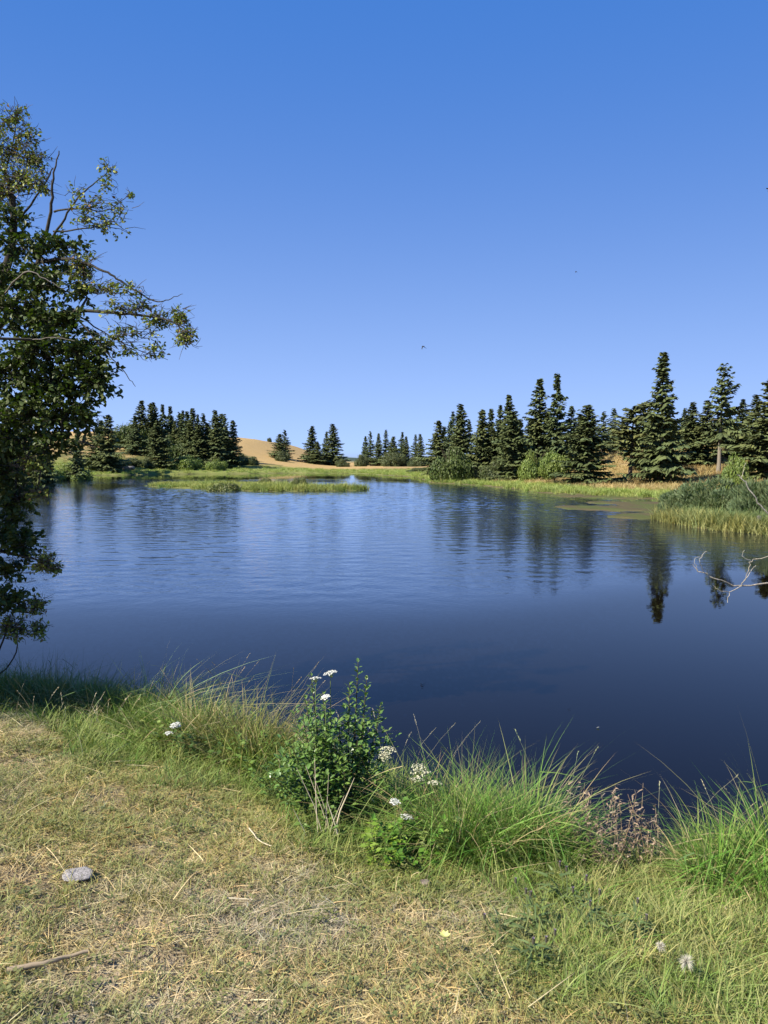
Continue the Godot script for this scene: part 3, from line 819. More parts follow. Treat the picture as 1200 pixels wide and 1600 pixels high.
var leaf_clumps := [
	[Vector3(-2.93, 5.05, -6.40), 0.12, 0.14, 50],
	[Vector3(-3.04, 5.00, -6.40), 0.14, 0.16, 50],
	[Vector3(-2.87, 4.88, -6.40), 0.14, 0.13, 65],
	[Vector3(-3.04, 4.78, -6.40), 0.18, 0.18, 120],
	[Vector3(-2.83, 4.70, -6.40), 0.18, 0.14, 110],
	[Vector3(-2.92, 4.54, -6.35), 0.23, 0.19, 150],
	[Vector3(-3.07, 4.45, -6.40), 0.19, 0.19, 120],
	[Vector3(-2.69, 4.46, -6.20), 0.13, 0.11, 60],
	[Vector3(-2.09, 4.50, -6.00), 0.08, 0.09, 22],
	[Vector3(-2.10, 4.37, -6.00), 0.08, 0.11, 20],
	[Vector3(-1.94, 4.29, -6.00), 0.05, 0.05, 10],
	[Vector3(-2.23, 4.22, -6.00), 0.17, 0.12, 40],
	[Vector3(-1.99, 4.20, -6.00), 0.15, 0.12, 26],
	[Vector3(-2.11, 4.08, -6.00), 0.20, 0.10, 46],
	[Vector3(-2.28, 4.11, -6.00), 0.13, 0.10, 30],
	[Vector3(-2.32, 4.32, -6.00), 0.12, 0.11, 14],
	[Vector3(-2.95, 4.20, -6.30), 0.26, 0.16, 240],
	[Vector3(-2.84, 3.97, -6.20), 0.31, 0.17, 420],
	[Vector3(-2.50, 3.94, -6.10), 0.25, 0.15, 300],
	[Vector3(-2.97, 3.75, -6.20), 0.31, 0.23, 560],
	[Vector3(-2.60, 3.70, -6.10), 0.30, 0.20, 560],
	[Vector3(-2.31, 3.75, -6.00), 0.15, 0.14, 150],
	[Vector3(-2.29, 3.58, -6.00), 0.18, 0.15, 160],
	[Vector3(-2.83, 3.43, -6.10), 0.35, 0.23, 900],
	[Vector3(-2.47, 3.36, -6.00), 0.28, 0.20, 620],
	[Vector3(-2.65, 3.15, -6.00), 0.38, 0.23, 1000],
	[Vector3(-2.29, 3.14, -5.95), 0.27, 0.20, 640],
	[Vector3(-2.85, 2.93, -6.00), 0.30, 0.23, 800],
	[Vector3(-2.53, 2.90, -6.00), 0.33, 0.22, 900],
	[Vector3(-2.19, 2.91, -5.95), 0.22, 0.20, 560],
	[Vector3(-2.74, 2.66, -5.95), 0.34, 0.20, 820],
	[Vector3(-2.40, 2.68, -5.95), 0.28, 0.20, 620],
	[Vector3(-2.87, 2.44, -6.00), 0.26, 0.20, 640],
	[Vector3(-2.53, 2.44, -5.95), 0.27, 0.18, 420],
	[Vector3(-2.27, 2.58, -5.90), 0.15, 0.17, 160],
	[Vector3(-2.09, 3.58, -5.90), 0.17, 0.10, 44],
	[Vector3(-1.92, 3.58, -5.90), 0.15, 0.09, 40],
	[Vector3(-1.97, 3.43, -5.90), 0.20, 0.09, 50],
	[Vector3(-1.80, 3.45, -5.90), 0.14, 0.08, 40],
	[Vector3(-1.68, 3.35, -5.90), 0.14, 0.09, 60],
	[Vector3(-1.54, 3.36, -5.85), 0.11, 0.10, 70],
	[Vector3(-1.46, 3.21, -5.80), 0.11, 0.12, 90],
	[Vector3(-1.81, 3.25, -5.90), 0.20, 0.08, 36],
	[Vector3(-1.93, 3.13, -5.90), 0.18, 0.09, 36],
	[Vector3(-1.74, 3.11, -5.90), 0.13, 0.07, 36],
	[Vector3(-2.00, 3.25, -5.90), 0.15, 0.10, 40],
	[Vector3(-2.92, 2.22, -6.00), 0.22, 0.18, 420],
	[Vector3(-2.86, 2.02, -6.00), 0.20, 0.18, 420],
	[Vector3(-2.96, 1.79, -6.00), 0.22, 0.22, 480],
	[Vector3(-2.80, 1.65, -5.95), 0.19, 0.17, 360],
	[Vector3(-2.59, 1.52, -5.85), 0.13, 0.11, 130],
	[Vector3(-2.51, 1.47, -5.85), 0.07, 0.05, 34],
	[Vector3(-2.93, 1.45, -5.95), 0.22, 0.17, 380],
	[Vector3(-2.88, 1.23, -5.90), 0.21, 0.16, 340],
	[Vector3(-2.70, 1.18, -5.90), 0.14, 0.09, 90],
	[Vector3(-2.69, 0.98, -5.90), 0.11, 0.10, 60],
	[Vector3(-2.87, 1.01, -5.90), 0.15, 0.13, 140],
	[Vector3(-2.65, 2.05, -5.90), 0.13, 0.08, 60],
	[Vector3(-2.69, 2.27, -5.90), 0.15, 0.10, 100],
	[Vector3(-3.61, 4.85, -6.80), 0.34, 0.34, 300],
	[Vector3(-3.69, 4.27, -6.80), 0.34, 0.34, 500],
	[Vector3(-3.71, 3.65, -6.70), 0.39, 0.33, 700],
	[Vector3(-3.68, 3.06, -6.70), 0.39, 0.33, 800],
	[Vector3(-3.64, 2.45, -6.60), 0.38, 0.33, 800],
	[Vector3(-3.61, 1.85, -6.60), 0.33, 0.33, 700],
	[Vector3(-3.58, 1.32, -6.50), 0.32, 0.32, 600],
	[Vector3(-3.59, 0.90, -6.40), 0.32, 0.21, 400],
	[Vector3(-3.90, 3.85, -6.40), 0.48, 0.48, 700],
	[Vector3(-3.93, 2.91, -6.30), 0.47, 0.47, 900],
	[Vector3(-3.82, 2.09, -6.00), 0.50, 0.45, 1000],
	[Vector3(-3.82, 1.42, -5.80), 0.53, 0.43, 1000],
	[Vector3(-3.76, 2.38, -5.50), 0.41, 0.50, 800],
	[Vector3(-3.70, 1.68, -5.30), 0.44, 0.39, 900],
	[Vector3(-3.65, 2.20, -4.62), 0.55, 0.40, 1800],  # from here on: unseen foliage added out of frame to shade the bank
	[Vector3(-4.30, 2.30, -4.75), 0.60, 0.50, 1800],
	[Vector3(-3.40, 1.75, -5.05), 0.35, 0.30, 700],
	[Vector3(-4.10, 2.90, -4.50), 0.60, 0.45, 1500],
	[Vector3(-4.90, 2.90, -4.70), 0.80, 0.70, 2600],
	[Vector3(-4.60, 3.70, -5.20), 0.70, 0.60, 1800],
	[Vector3(-5.40, 3.60, -5.20), 0.80, 0.80, 2000],
	[Vector3(-4.50, 1.90, -5.60), 0.70, 0.50, 1500],
	[Vector3(-5.50, 3.70, -4.50), 1.20, 1.00, 5500],  # added unseen, stands for a neighbouring tree that shades the lower crown
	[Vector3(-4.70, 3.60, -5.00), 0.80, 0.80, 3200],
	[Vector3(-6.20, 3.40, -4.30), 1.00, 1.00, 2200],
]
var dead_boughs := [
	[[Vector3(2.80, 1.60, -4.60), Vector3(2.30, 1.56, -4.60), Vector3(2.12, 1.55, -4.55), Vector3(1.95, 1.60, -4.50), Vector3(1.89, 1.63, -4.50), Vector3(1.84, 1.65, -4.50), Vector3(1.81, 1.69, -4.50)], 0.011, 0.003],
	[[Vector3(2.12, 1.55, -4.55), Vector3(2.03, 1.52, -4.50), Vector3(2.02, 1.46, -4.50)], 0.005, 0.003],
	[[Vector3(2.03, 1.52, -4.50), Vector3(1.95, 1.54, -4.45), Vector3(1.91, 1.57, -4.45)], 0.004, 0.002],
	[[Vector3(2.12, 1.55, -4.55), Vector3(2.14, 1.65, -4.50), Vector3(2.15, 1.71, -4.50), Vector3(2.19, 1.73, -4.45), Vector3(2.31, 1.80, -4.40)], 0.005, 0.003],
	[[Vector3(2.15, 1.71, -4.50), Vector3(2.10, 1.73, -4.50), Vector3(2.11, 1.77, -4.50)], 0.003, 0.002],
	[[Vector3(2.11, 1.59, -4.50), Vector3(2.16, 1.66, -4.50), Vector3(2.18, 1.68, -4.50)], 0.004, 0.002],
	[[Vector3(1.89, 1.63, -4.50), Vector3(1.83, 1.70, -4.45), Vector3(1.84, 1.75, -4.45), Vector3(1.87, 1.77, -4.45)], 0.004, 0.002],
	[[Vector3(1.84, 1.65, -4.50), Vector3(1.82, 1.71, -4.50), Vector3(1.86, 1.74, -4.50)], 0.003, 0.002],
	[[Vector3(3.16, 1.60, -5.20), Vector3(2.76, 1.82, -5.20), Vector3(2.59, 1.94, -5.20), Vector3(2.52, 2.01, -5.20), Vector3(2.44, 2.13, -5.20), Vector3(2.40, 2.18, -5.20), Vector3(2.37, 2.20, -5.20)], 0.013, 0.005],
	[[Vector3(2.40, 2.18, -5.20), Vector3(2.41, 2.23, -5.20), Vector3(2.43, 2.28, -5.20)], 0.004, 0.002],
]

func _ready() -> void:
	rng.seed = 7
	noise_a.seed = 11
	noise_a.frequency = 0.11
	noise_a.fractal_octaves = 3
	noise_b.seed = 29
	noise_b.frequency = 0.13
	noise_b.fractal_octaves = 2

	# camera, sky, sun, exposure
	var cam := Camera3D.new()
	cam.name = "camera"
	cam.fov = 67.0
	cam.near = 0.05
	cam.far = 6000.0
	add_child(cam)
	cam.position = Vector3(0, 2.3, 0)
	cam.rotation_degrees = Vector3(-3.88, 0, 0)
	cam.current = true
	var sky_mat := ProceduralSkyMaterial.new()
	sky_mat.sky_top_color = Color(0.0227, 0.1054, 0.3486).linear_to_srgb()
	sky_mat.sky_horizon_color = Color(0.2700, 0.3876, 0.6486).linear_to_srgb()
	sky_mat.sky_curve = 0.142
	sky_mat.ground_horizon_color = Color(0.20, 0.21, 0.20).linear_to_srgb()
	sky_mat.ground_bottom_color = Color(0.12, 0.11, 0.07).linear_to_srgb()
	sky_mat.sun_angle_max = 12.0
	sky_mat.sun_curve = 0.15
	var sky := Sky.new()
	sky.sky_material = sky_mat
	var env := Environment.new()
	env.background_mode = Environment.BG_SKY
	env.sky = sky
	env.tonemap_mode = Environment.TONE_MAPPER_LINEAR
	env.tonemap_exposure = 1.85
	env.sdfgi_enabled = true
	env.ssao_enabled = true
	env.ssil_enabled = true
	var we := WorldEnvironment.new()
	we.name = "world_environment"
	we.environment = env
	add_child(we)
	var sun := DirectionalLight3D.new()
	sun.name = "sun"
	sun.light_energy = 1.6
	sun.light_color = Color(1.0, 0.97, 0.91)
	sun.light_angular_distance = 0.5
	sun.shadow_enabled = true
	add_child(sun)
	sun.look_at_from_position(Vector3(-0.66, 0.69, 0.38) * 50.0, Vector3.ZERO)

	# materials
	var grass_mat := plant_mat(0.65, 0.35, Color(0.62, 0.68, 0.30))
	var dry_mat := plant_mat(0.8, 0.25, Color(0.5, 0.47, 0.3))
	var leaf_mat := plant_mat(0.5, 0.4, Color(0.62, 0.72, 0.25))
	var gloss_leaf := plant_mat(0.32, 0.55, Color(0.5, 0.62, 0.22))
	var needle_mat := plant_mat(0.75, 0.25, Color(0, 0, 0, 0))
	var bark_mat := plant_mat(0.9, 0.25, Color(0, 0, 0, 0))
	var petal_mat := plant_mat(0.8, 0.2, Color(0.5, 0.5, 0.45))
	var stone_mat := plant_mat(0.85, 0.3, Color(0, 0, 0, 0))
	var fine := FastNoiseLite.new()
	fine.seed = 5
	fine.frequency = 0.045
	fine.fractal_octaves = 5
	fine.fractal_gain = 0.62
	var speck := NoiseTexture2D.new()
	speck.width = 1024; speck.height = 1024; speck.seamless = true
	speck.noise = fine
	var ramp := Gradient.new()
	ramp.set_color(0, Color(0.62, 0.62, 0.6)); ramp.set_color(1, Color(1, 1, 1))
	ramp.set_offset(0, 0.25); ramp.set_offset(1, 0.75)
	speck.color_ramp = ramp
	var ground_mat := StandardMaterial3D.new()
	ground_mat.vertex_color_use_as_albedo = true
	ground_mat.albedo_texture = speck
	ground_mat.uv1_scale = Vector3(0.9, 0.9, 0.9)
	ground_mat.roughness = 0.95
	ground_mat.metallic_specular = 0.2
	ground_mat.heightmap_enabled = true
	ground_mat.heightmap_texture = speck
	ground_mat.heightmap_scale = 2.0
	bark_mat.albedo_texture = speck
	bark_mat.uv1_triplanar = true
	bark_mat.uv1_scale = Vector3(1.2, 0.5, 1.2)
	stone_mat.albedo_texture = speck
	stone_mat.uv1_triplanar = true
	stone_mat.uv1_scale = Vector3(3, 3, 3)
	var wave := FastNoiseLite.new()
	wave.seed = 3
	wave.noise_type = FastNoiseLite.TYPE_SIMPLEX_SMOOTH
	wave.frequency = 0.017
	wave.fractal_octaves = 3
	wave.fractal_gain = 0.45
	var waves := NoiseTexture2D.new()
	waves.width = 1024; waves.height = 1024; waves.seamless = true
	waves.as_normal_map = true
	waves.bump_strength = 6.0
	waves.noise = wave
	var water_mats := []
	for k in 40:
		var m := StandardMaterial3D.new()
		m.albedo_color = Color(0.0045, 0.0033, 0.0022).lerp(Color(0.004, 0.011, 0.042), k / 39.0).linear_to_srgb()   # peaty by the bank; rippled water painted bluer to stand for sky reflection
		m.roughness = 0.015
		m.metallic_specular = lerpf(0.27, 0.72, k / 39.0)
		if k > 0:
			m.clearcoat_enabled = true
			m.clearcoat = 0.9 * pow(k / 39.0, 1.3)
			m.clearcoat_roughness = 0.02
		m.normal_enabled = true
		m.normal_texture = waves
		m.normal_scale = 0.008 + 1.0 * pow(k / 39.0, 1.7)
		m.uv1_scale = Vector3(0.34, 0.50, 1)
		water_mats.append(m)

	build_ground(ground_mat)
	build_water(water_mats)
	build_far_trees(needle_mat, bark_mat, leaf_mat)
	build_marsh(grass_mat, dry_mat)
	build_near_tree(bark_mat, leaf_mat)
	build_dead_tree(bark_mat)
	build_turf(grass_mat, dry_mat, leaf_mat)
	build_bank_plants(grass_mat, dry_mat, gloss_leaf, leaf_mat, petal_mat, bark_mat)
	build_small_things(stone_mat, bark_mat, petal_mat, leaf_mat, dry_mat, grass_mat)

# ---------------------------------------------------------------- far trees
func build_far_trees(needle_mat: Material, bark_mat: Material, leaf_mat: Material) -> void:
	var dark := Color(0.089, 0.109, 0.043)
	var crowns := [
		spruce_crown(101, 0.04, 8, 0.26, 1.08, 0.04, needle_mat, dark),
		spruce_crown(102, 0.06, 8, 0.24, 1.18, 0.08, needle_mat, Color(0.078, 0.104, 0.045)),
		spruce_crown(103, 0.30, 6, 0.40, 0.62, 0.34, needle_mat, Color(0.084, 0.105, 0.043)),
		spruce_crown(104, 0.34, 6, 0.50, 0.34, 0.26, needle_mat, Color(0.135, 0.147, 0.056)),
		spruce_crown(105, 0.03, 9, 0.34, 0.95, 0.06, needle_mat, Color(0.108, 0.126, 0.048)),
		spruce_crown(106, 0.08, 6, 0.32, 0.92, 0.22, needle_mat, Color(0.081, 0.109, 0.053)),
		spruce_crown(107, 0.02, 9, 0.30, 0.80, 0.03, needle_mat, Color(0.081, 0.101, 0.040)),
		spruce_crown(108, 0.16, 6, 0.55, 0.45, 0.24, needle_mat, Color(0.142, 0.154, 0.060)),
	]
	var grey := Color(0.15, 0.125, 0.10)
	var trunks := []
	for k in 8:
		var pale := k == 2
		trunks.append(spruce_trunk(200 + k, 9.9, 0.17 if pale else 0.14, Color(0.36, 0.31, 0.25) if pale else grey, bark_mat, 9 if pale else (5 if k == 3 or k == 7 else 0)))
	for row in spruces:
		var kind: int = row[3]
		var g := ground_at(row[0], row[1])
		var called := "pine_tree" if kind == 3 else "spruce_tree"
		var group := "spruces of the right bank"
		if row[1] < -160.0:
			group = "far spruces in the middle of the photo"
		elif row[0] < -8.0:
			group = "spruces of the left shore and hill"
		var t := thing(called, Vector3(row[0], g, row[1]), row[5], "pine" if kind == 3 else "spruce", group)
		rng.seed = int(row[0] * 91.0) + int(row[1] * 37.0)
		var hh: float = (row[2] - g) / 10.2
		var ws: float = row[4] / 2.0 / 1.75 * 1.16
		t.rotation = Vector3(r(-0.03, 0.03), r(0, TAU), r(-0.035, 0.035))
		t.scale = Vector3(ws, hh, ws)
		put("trunk", trunks[kind], t)
		put("crown", crowns[kind], t)
	var bc := [Color(0.085, 0.115, 0.03), Color(0.17, 0.22, 0.05), Color(0.095, 0.115, 0.045), Color(0.14, 0.18, 0.085), Color(0.15, 0.17, 0.05)]
	var bcr := []
	for k in 5:
		bcr.append([bush_crown(301 + k * 7, k, leaf_mat, bc[k], 16000 if k == 3 else 9000), bush_crown(331 + k * 7, k, leaf_mat, bc[k], 16000 if k == 3 else 9000)])
	var st := bush_stems(350, bark_mat, false)
	var st1 := bush_stems(351, bark_mat, true)
	var n := 0
	for row in bushes:
		var kind: int = row[5]
		var lab: String = row[6]
		var g := ground_at(row[0], row[1])
		var tree := lab.contains("tree on") or lab.contains("broadleaf tree")
		var t := thing("broadleaf_tree" if tree else ("willow_shrub" if lab.contains("willow") else "shrub"), Vector3(row[0], g - 0.03, row[1]), lab, "tree" if tree else "shrub", "shrubs and small trees round the pond")
		rng.seed = 900 + n
		t.rotation.y = r(0, TAU)
		var hh: float = row[2] - g + 0.03
		var ws: float = row[4] / 2.0 / 0.98
		t.scale = Vector3(ws, hh / 0.93, ws)
		var single := lab.contains("short trunk c")
		put("stem", st1 if single else st, t)
		var cr := put("crown", bcr[kind][n % 2], t)
		if single:
			cr.position.y = 0.24
			cr.scale.y = 0.76
		n += 1

# ---------------------------------------------------------------- marsh grass, reeds, dry slope
func build_marsh(grass_mat: Material, dry_mat: Material) -> void:
	var tall := clump(401, 34, 0.32, 0.35, 0.75, 0.030, 60, 88, 0.25, 3, grass_mat)
	var dry := clump(402, 34, 0.36, 0.35, 0.8, 0.028, 55, 88, 0.3, 3, dry_mat)
	var reed := clump(403, 26, 0.20, 0.45, 0.95, 0.020, 62, 89, 0.3, 4, grass_mat)
	var gp := []; var gc := []; var dp := []; var dc := []; var rp := []; var rc := []; var ip := []; var ic := []
	rng.seed = 41
	for k in 60000:
		var a := r(-0.56, 0.56)
		var D := 22.0 * pow(9.0, rng.randf())
		var x := tan(a) * D
		var z := -D
		var d := land_at(x, z)
		if d < 0.05:
			if d > -0.5 and D < 60.0 and rng.randf() < mud_at(x, z) * 0.22:
				gp.append(upright(x, 0.0, z, r(0.3, 0.6), 0.8)); gc.append(vary(Color(0.24, 0.27, 0.09), 0.25))
			continue
		var g := ground_at(x, z, d)
		var on_island := z < -54.0 and z > -74.0 and x < 1.0 and x > -22.0 and edge_distance(Vector2(x, z), lake) < -3.0
		if on_island:
			ip.append(upright(x, g, z, r(0.7, 1.2), r(0.5, 1.0) * (0.7 if x < -10.0 else 1.0)))
			ic.append(vary(Color(0.36, 0.37, 0.11).lerp(Color(0.18, 0.25, 0.06), clampf(noise_b.get_noise_2d(x * 2.0, z * 2.0) + 0.3, 0, 1)), 0.22))
			continue
		if x > 9.5 and D < 36.0:
			var front := smoothstep(1.2, 0.2, d)
			if rng.randf() < 0.35:
				rp.append(upright(x, g - 0.05, z, r(0.75, 1.15), r(0.7, 1.05)))
				rc.append(vary(Color(0.15, 0.21, 0.09).lerp(Color(0.34, 0.33, 0.11), front * r(0.3, 1.0)), 0.2))
			continue
		var edge := (6.5 if z > -88.0 else 18.0) if x < 6.0 else 3.6
		var soft := edge + noise_a.get_noise_2d(x * 2.0, z * 2.0) * 2.0
		if d < soft:
			if D < 130.0 or rng.randf() < 0.5:
				gp.append(upright(x, g, z, r(0.6, 1.1), r(0.45, 0.9)))
				gc.append(vary(Color(0.25, 0.34, 0.07).lerp(Color(0.42, 0.43, 0.14), rng.randf()), 0.22))
		elif x > 3.0 and D < 110.0 and rng.randf() < 0.8:
			dp.append(upright(x, g, z, r(0.6, 1.1), r(0.5, 1.0)))
			dc.append(vary(Color(0.50, 0.37, 0.17).lerp(Color(0.36, 0.32, 0.12), rng.randf() * 0.6), 0.18))
		elif D < 150.0 and rng.randf() < 0.5:
			dp.append(upright(x, g, z, r(0.5, 0.9), r(0.3, 0.7)))
			dc.append(vary(Color(0.24, 0.24, 0.08).lerp(Color(0.44, 0.34, 0.15), rng.randf() * 0.7), 0.2))
	# a denser stand of reeds along the water's edge of the point on the right
	var pts := [Vector2(13.0, -32.0), Vector2(10.6, -29.6), Vector2(10.9, -25.9), Vector2(12.0, -23.8), Vector2(15.2, -20.6)]
	for k in 2600:
		var s := rng.randi() % 4
		var t := rng.randf()
		var p: Vector2 = pts[s].lerp(pts[s + 1], t) + Vector2(r(-0.3, 2.2), r(-0.9, 0.9))
		var d := land_at(p.x, p.y)
		if d < -0.35:
			continue
		rp.append(upright(p.x, maxf(ground_at(p.x, p.y, d), -0.05), p.y, r(0.5, 1.1), r(0.35, 0.95)))
		rc.append(vary(Color(0.36, 0.34, 0.12).lerp(Color(0.15, 0.22, 0.085), clampf(smoothstep(-0.1, 1.0, d) * 0.7 + r(-0.3, 0.5), 0, 1)), 0.25))
	tag(scatter("marsh_grass", tall, gp, gc), "yellow green marsh grass along the far shores", "grass", "", "stuff")
	tag(scatter("island_grass", tall, ip, ic), "pale yellow green sedge covering the low island", "grass", "", "stuff")
	tag(scatter("dry_grass", dry, dp, dc), "tan dry grass on the slope under the spruces", "grass", "", "stuff")
	tag(scatter("reeds", reed, rp, rc), "reeds and tall grass on the point at the right", "reeds", "", "stuff")

# ---------------------------------------------------------------- the near tree on the left
func build_near_tree(bark_mat: Material, leaf_mat: Material) -> void:
	rng.seed = 55
	var first: Array = limbs[0][0]
	var foot: Vector3 = first[0]
	foot.y = ground_at(foot.x, foot.z)
	var t := thing("near_tree", foot, "dark leafy tree leaning in from the left edge over the shaded bank", "tree")
	var bark := Color(0.085, 0.075, 0.062)
	var all_pts := []
	for k in limbs.size():
		var raw: Array = limbs[k][0].duplicate()
		if k == 0:
			raw[0] = foot - Vector3(0, 0.15, 0)
		var line := smooth_line(raw, 5)
		var pts := []
		var rad := []
		var m := line.size()
		for j in m:
			var jit := Vector3(r(-1, 1), r(-1, 1), r(-1, 1)) * 0.005 if j > 0 and j < m - 1 else Vector3.ZERO
			pts.append(line[j] - foot + jit)
			rad.append(lerpf(limbs[k][1], limbs[k][2], pow(float(j) / (m - 1), 0.7)) * (1.0 if k == 0 else (0.42 if k >= 18 else 0.62)))
			all_pts.append(line[j])
		var mb := MB.new()
		mb.tube(pts, rad, 8 if k == 0 else 6, Color(0.24, 0.215, 0.19) if k >= 18 else bark)
		put("trunk" if k == 0 else "limb", mb.mesh(bark_mat), t)
	var tw := MB.new()
	var lp := []
	var lc := []
	for cl in leaf_clumps:
		var ctr: Vector3 = cl[0]
		var rx: float = cl[1]
		var ry: float = cl[2]
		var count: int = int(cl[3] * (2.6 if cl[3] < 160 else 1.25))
		var near: Vector3 = all_pts[0]
		var nd := 1e9
		for p in all_pts:
			var q: float = p.distance_squared_to(ctr)
			if q < nd:
				nd = q
				near = p
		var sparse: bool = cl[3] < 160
		if nd > 0.02:
			var mid := (near + ctr) * 0.5 + Vector3(r(-0.08, 0.08), r(0.0, 0.1), r(-0.08, 0.08))
			tw.tube([near - foot, mid - foot, ctr - foot], [0.011, 0.008, 0.004], 4, bark)
		var twigs := maxi(3, int(count / (7.0 if sparse else 13.0)))
		var left := count
		for k in twigs:
			var o := Vector3(r(-1, 1), r(-1, 1), r(-1, 1)).normalized() * pow(rng.randf(), 0.4)
			var dep := maxf(rx, ry) * 0.9
			var tip := ctr + Vector3(o.x * rx, o.y * ry, o.z * dep)
			var st := ctr + (tip - ctr) * r(0.0, 0.3) + Vector3(r(-1, 1), r(-1, 0.4), r(-1, 1)) * rx * 0.25
			var mid := (st + tip) * 0.5 + Vector3(r(-1, 1), r(-0.3, 1), r(-1, 1)) * rx * 0.12
			tw.tube([st - foot, mid - foot, tip - foot], [0.0035, 0.0025, 0.0012], 3, bark)
			var per := int(ceil(float(count) / twigs))
			for j in mini(per, left):
				var f := r(0.25, 1.05)
				var p := st.lerp(mid, f * 2.0) if f < 0.5 else mid.lerp(tip, f * 2.0 - 1.0)
				p += Vector3(r(-1, 1), r(-1, 1), r(-1, 1)) * 0.02
				var dir := ((tip - st).normalized() * 0.5 + Vector3(r(-1, 1), r(-1.0, 0.5), r(-1, 1))).normalized()
				var nn := (Vector3(0, 0.7, 0) + Vector3(r(-1, 1), r(-1, 1), r(-1, 1))).normalized()
				var sx := dir.cross(nn)
				if sx.length() < 0.05:
					continue
				sx = sx.normalized()
				var s := r(0.029, 0.05) * (0.66 if sparse else 1.0)
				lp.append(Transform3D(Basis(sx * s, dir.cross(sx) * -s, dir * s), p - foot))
				var base := Color(0.055, 0.085, 0.018).lerp(Color(0.13, 0.14, 0.03), rng.randf() * 0.3)  # dense crown: leaf colour darkened to stand for shade
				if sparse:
					base = Color(0.15, 0.21, 0.035).lerp(Color(0.29, 0.29, 0.06), rng.randf())  # thin sprays: leaf colour painted lighter, as if sunlit
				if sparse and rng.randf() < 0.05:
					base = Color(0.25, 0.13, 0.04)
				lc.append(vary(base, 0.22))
			left -= per
		if sparse:
			for k in int(count / 4.0):
				var o := Vector3(r(-1, 1), r(-0.6, 1), r(-1, 1)).normalized()
				var st := ctr + Vector3(r(-1, 1) * rx, r(-1, 1) * ry, r(-1, 1) * rx) * 0.6
				var tip := st + Vector3(o.x * rx, o.y * ry, o.z * rx) * r(0.4, 1.0)
				tw.tube([st - foot, (st + tip) * 0.5 - foot + Vector3(r(-1, 1), r(-1, 1), r(-1, 1)) * 0.015, tip - foot], [0.0026, 0.002, 0.001], 3, Color(0.13, 0.115, 0.10))
	put("twigs", tw.mesh(bark_mat), t).set_meta("kind", "stuff")
	var lm := MB.new()
	var w := Color(1, 1, 1)
	# rounded pointed leaf along +z, folded along its midrib
	var prof := [[0.0, 0.03], [0.22, 0.26], [0.5, 0.32], [0.78, 0.18], [1.0, 0.0]]
	for k in 4:
		var z0: float = prof[k][0]; var z1: float = prof[k + 1][0]
		var w0: float = prof[k][1]; var w1: float = prof[k + 1][1]
		var m0 := Vector3(0, -z0 * z0 * 0.15, z0); var m1 := Vector3(0, -z1 * z1 * 0.15, z1)
		lm.tri(m0, m1, m1 + Vector3(w1, w1 * 0.3, 0), w)
		lm.tri(m0, m1 + Vector3(w1, w1 * 0.3, 0), m0 + Vector3(w0, w0 * 0.3, 0), w)
		lm.tri(m0, m1 + Vector3(-w1, w1 * 0.3, 0), m1, w)
		lm.tri(m0, m0 + Vector3(-w0, w0 * 0.3, 0), m1 + Vector3(-w1, w1 * 0.3, 0), w)
	scatter("foliage", lm.mesh(leaf_mat), lp, lc, t)

func build_dead_tree(bark_mat: Material) -> void:
	rng.seed = 66
	var foot := Vector3(4.6, 0, -4.0)
	foot.y = ground_at(foot.x, foot.z)
	var t := thing("dead_tree", foot, "bleached bare branches reaching over the water from the right edge", "dead tree")
	var pale := Color(0.52, 0.47, 0.39)
	var mb := MB.new()
	mb.tube([Vector3(0, -0.2, 0), Vector3(-0.05, 0.8, -0.2), Vector3(-0.2, 1.7, -0.5), Vector3(-0.5, 2.6, -0.6), Vector3(-0.75, 3.4, -0.5)], [0.12, 0.09, 0.07, 0.045, 0.02], 8, pale)
	put("trunk", mb.mesh(bark_mat), t)
	for k in dead_boughs.size():
		var raw: Array = dead_boughs[k][0].duplicate()
		if k == 0:
			raw.push_front(foot + Vector3(-0.1, 1.25, -0.3))
		elif k == 8:
			raw.push_front(foot + Vector3(-0.03, 0.9, -0.22))
		var line := smooth_line(raw, 4)
		var pts := []
		var rad := []
		for j in line.size():
			var jit := Vector3(r(-1, 1), r(-1, 1), r(-1, 1)) * 0.006 if j > 0 and j < line.size() - 1 else Vector3.ZERO
			pts.append(line[j] - foot + jit)
			rad.append(lerpf(dead_boughs[k][1], dead_boughs[k][2], float(j) / (line.size() - 1)) * 0.55)
		var b := MB.new()
		b.tube(pts, rad, 6, vary(pale, 0.1))
		put("branch", b.mesh(bark_mat), t)
	var tipb := MB.new()
	var tp := Vector3(2.12, 3.80, -4.4) - foot
	tipb.tube([Vector3(-0.72, 3.3, -0.5), Vector3(-1.6, 3.3, -0.45), tp + Vector3(0.15, -0.03, 0), tp], [0.012, 0.008, 0.006, 0.003], 5, Color(0.1, 0.09, 0.08))
	for k in 6:
		tipb.leaf(tp + Vector3(r(0.0, 0.06), r(-0.01, 0.01), 0), Vector3(r(-0.02, 0.01), r(-0.02, 0.02), 0.01), Vector3(0.004, 0.006, 0), Vector3.BACK, Color(0.06, 0.08, 0.03))
	put("branch", tipb.mesh(bark_mat), t)

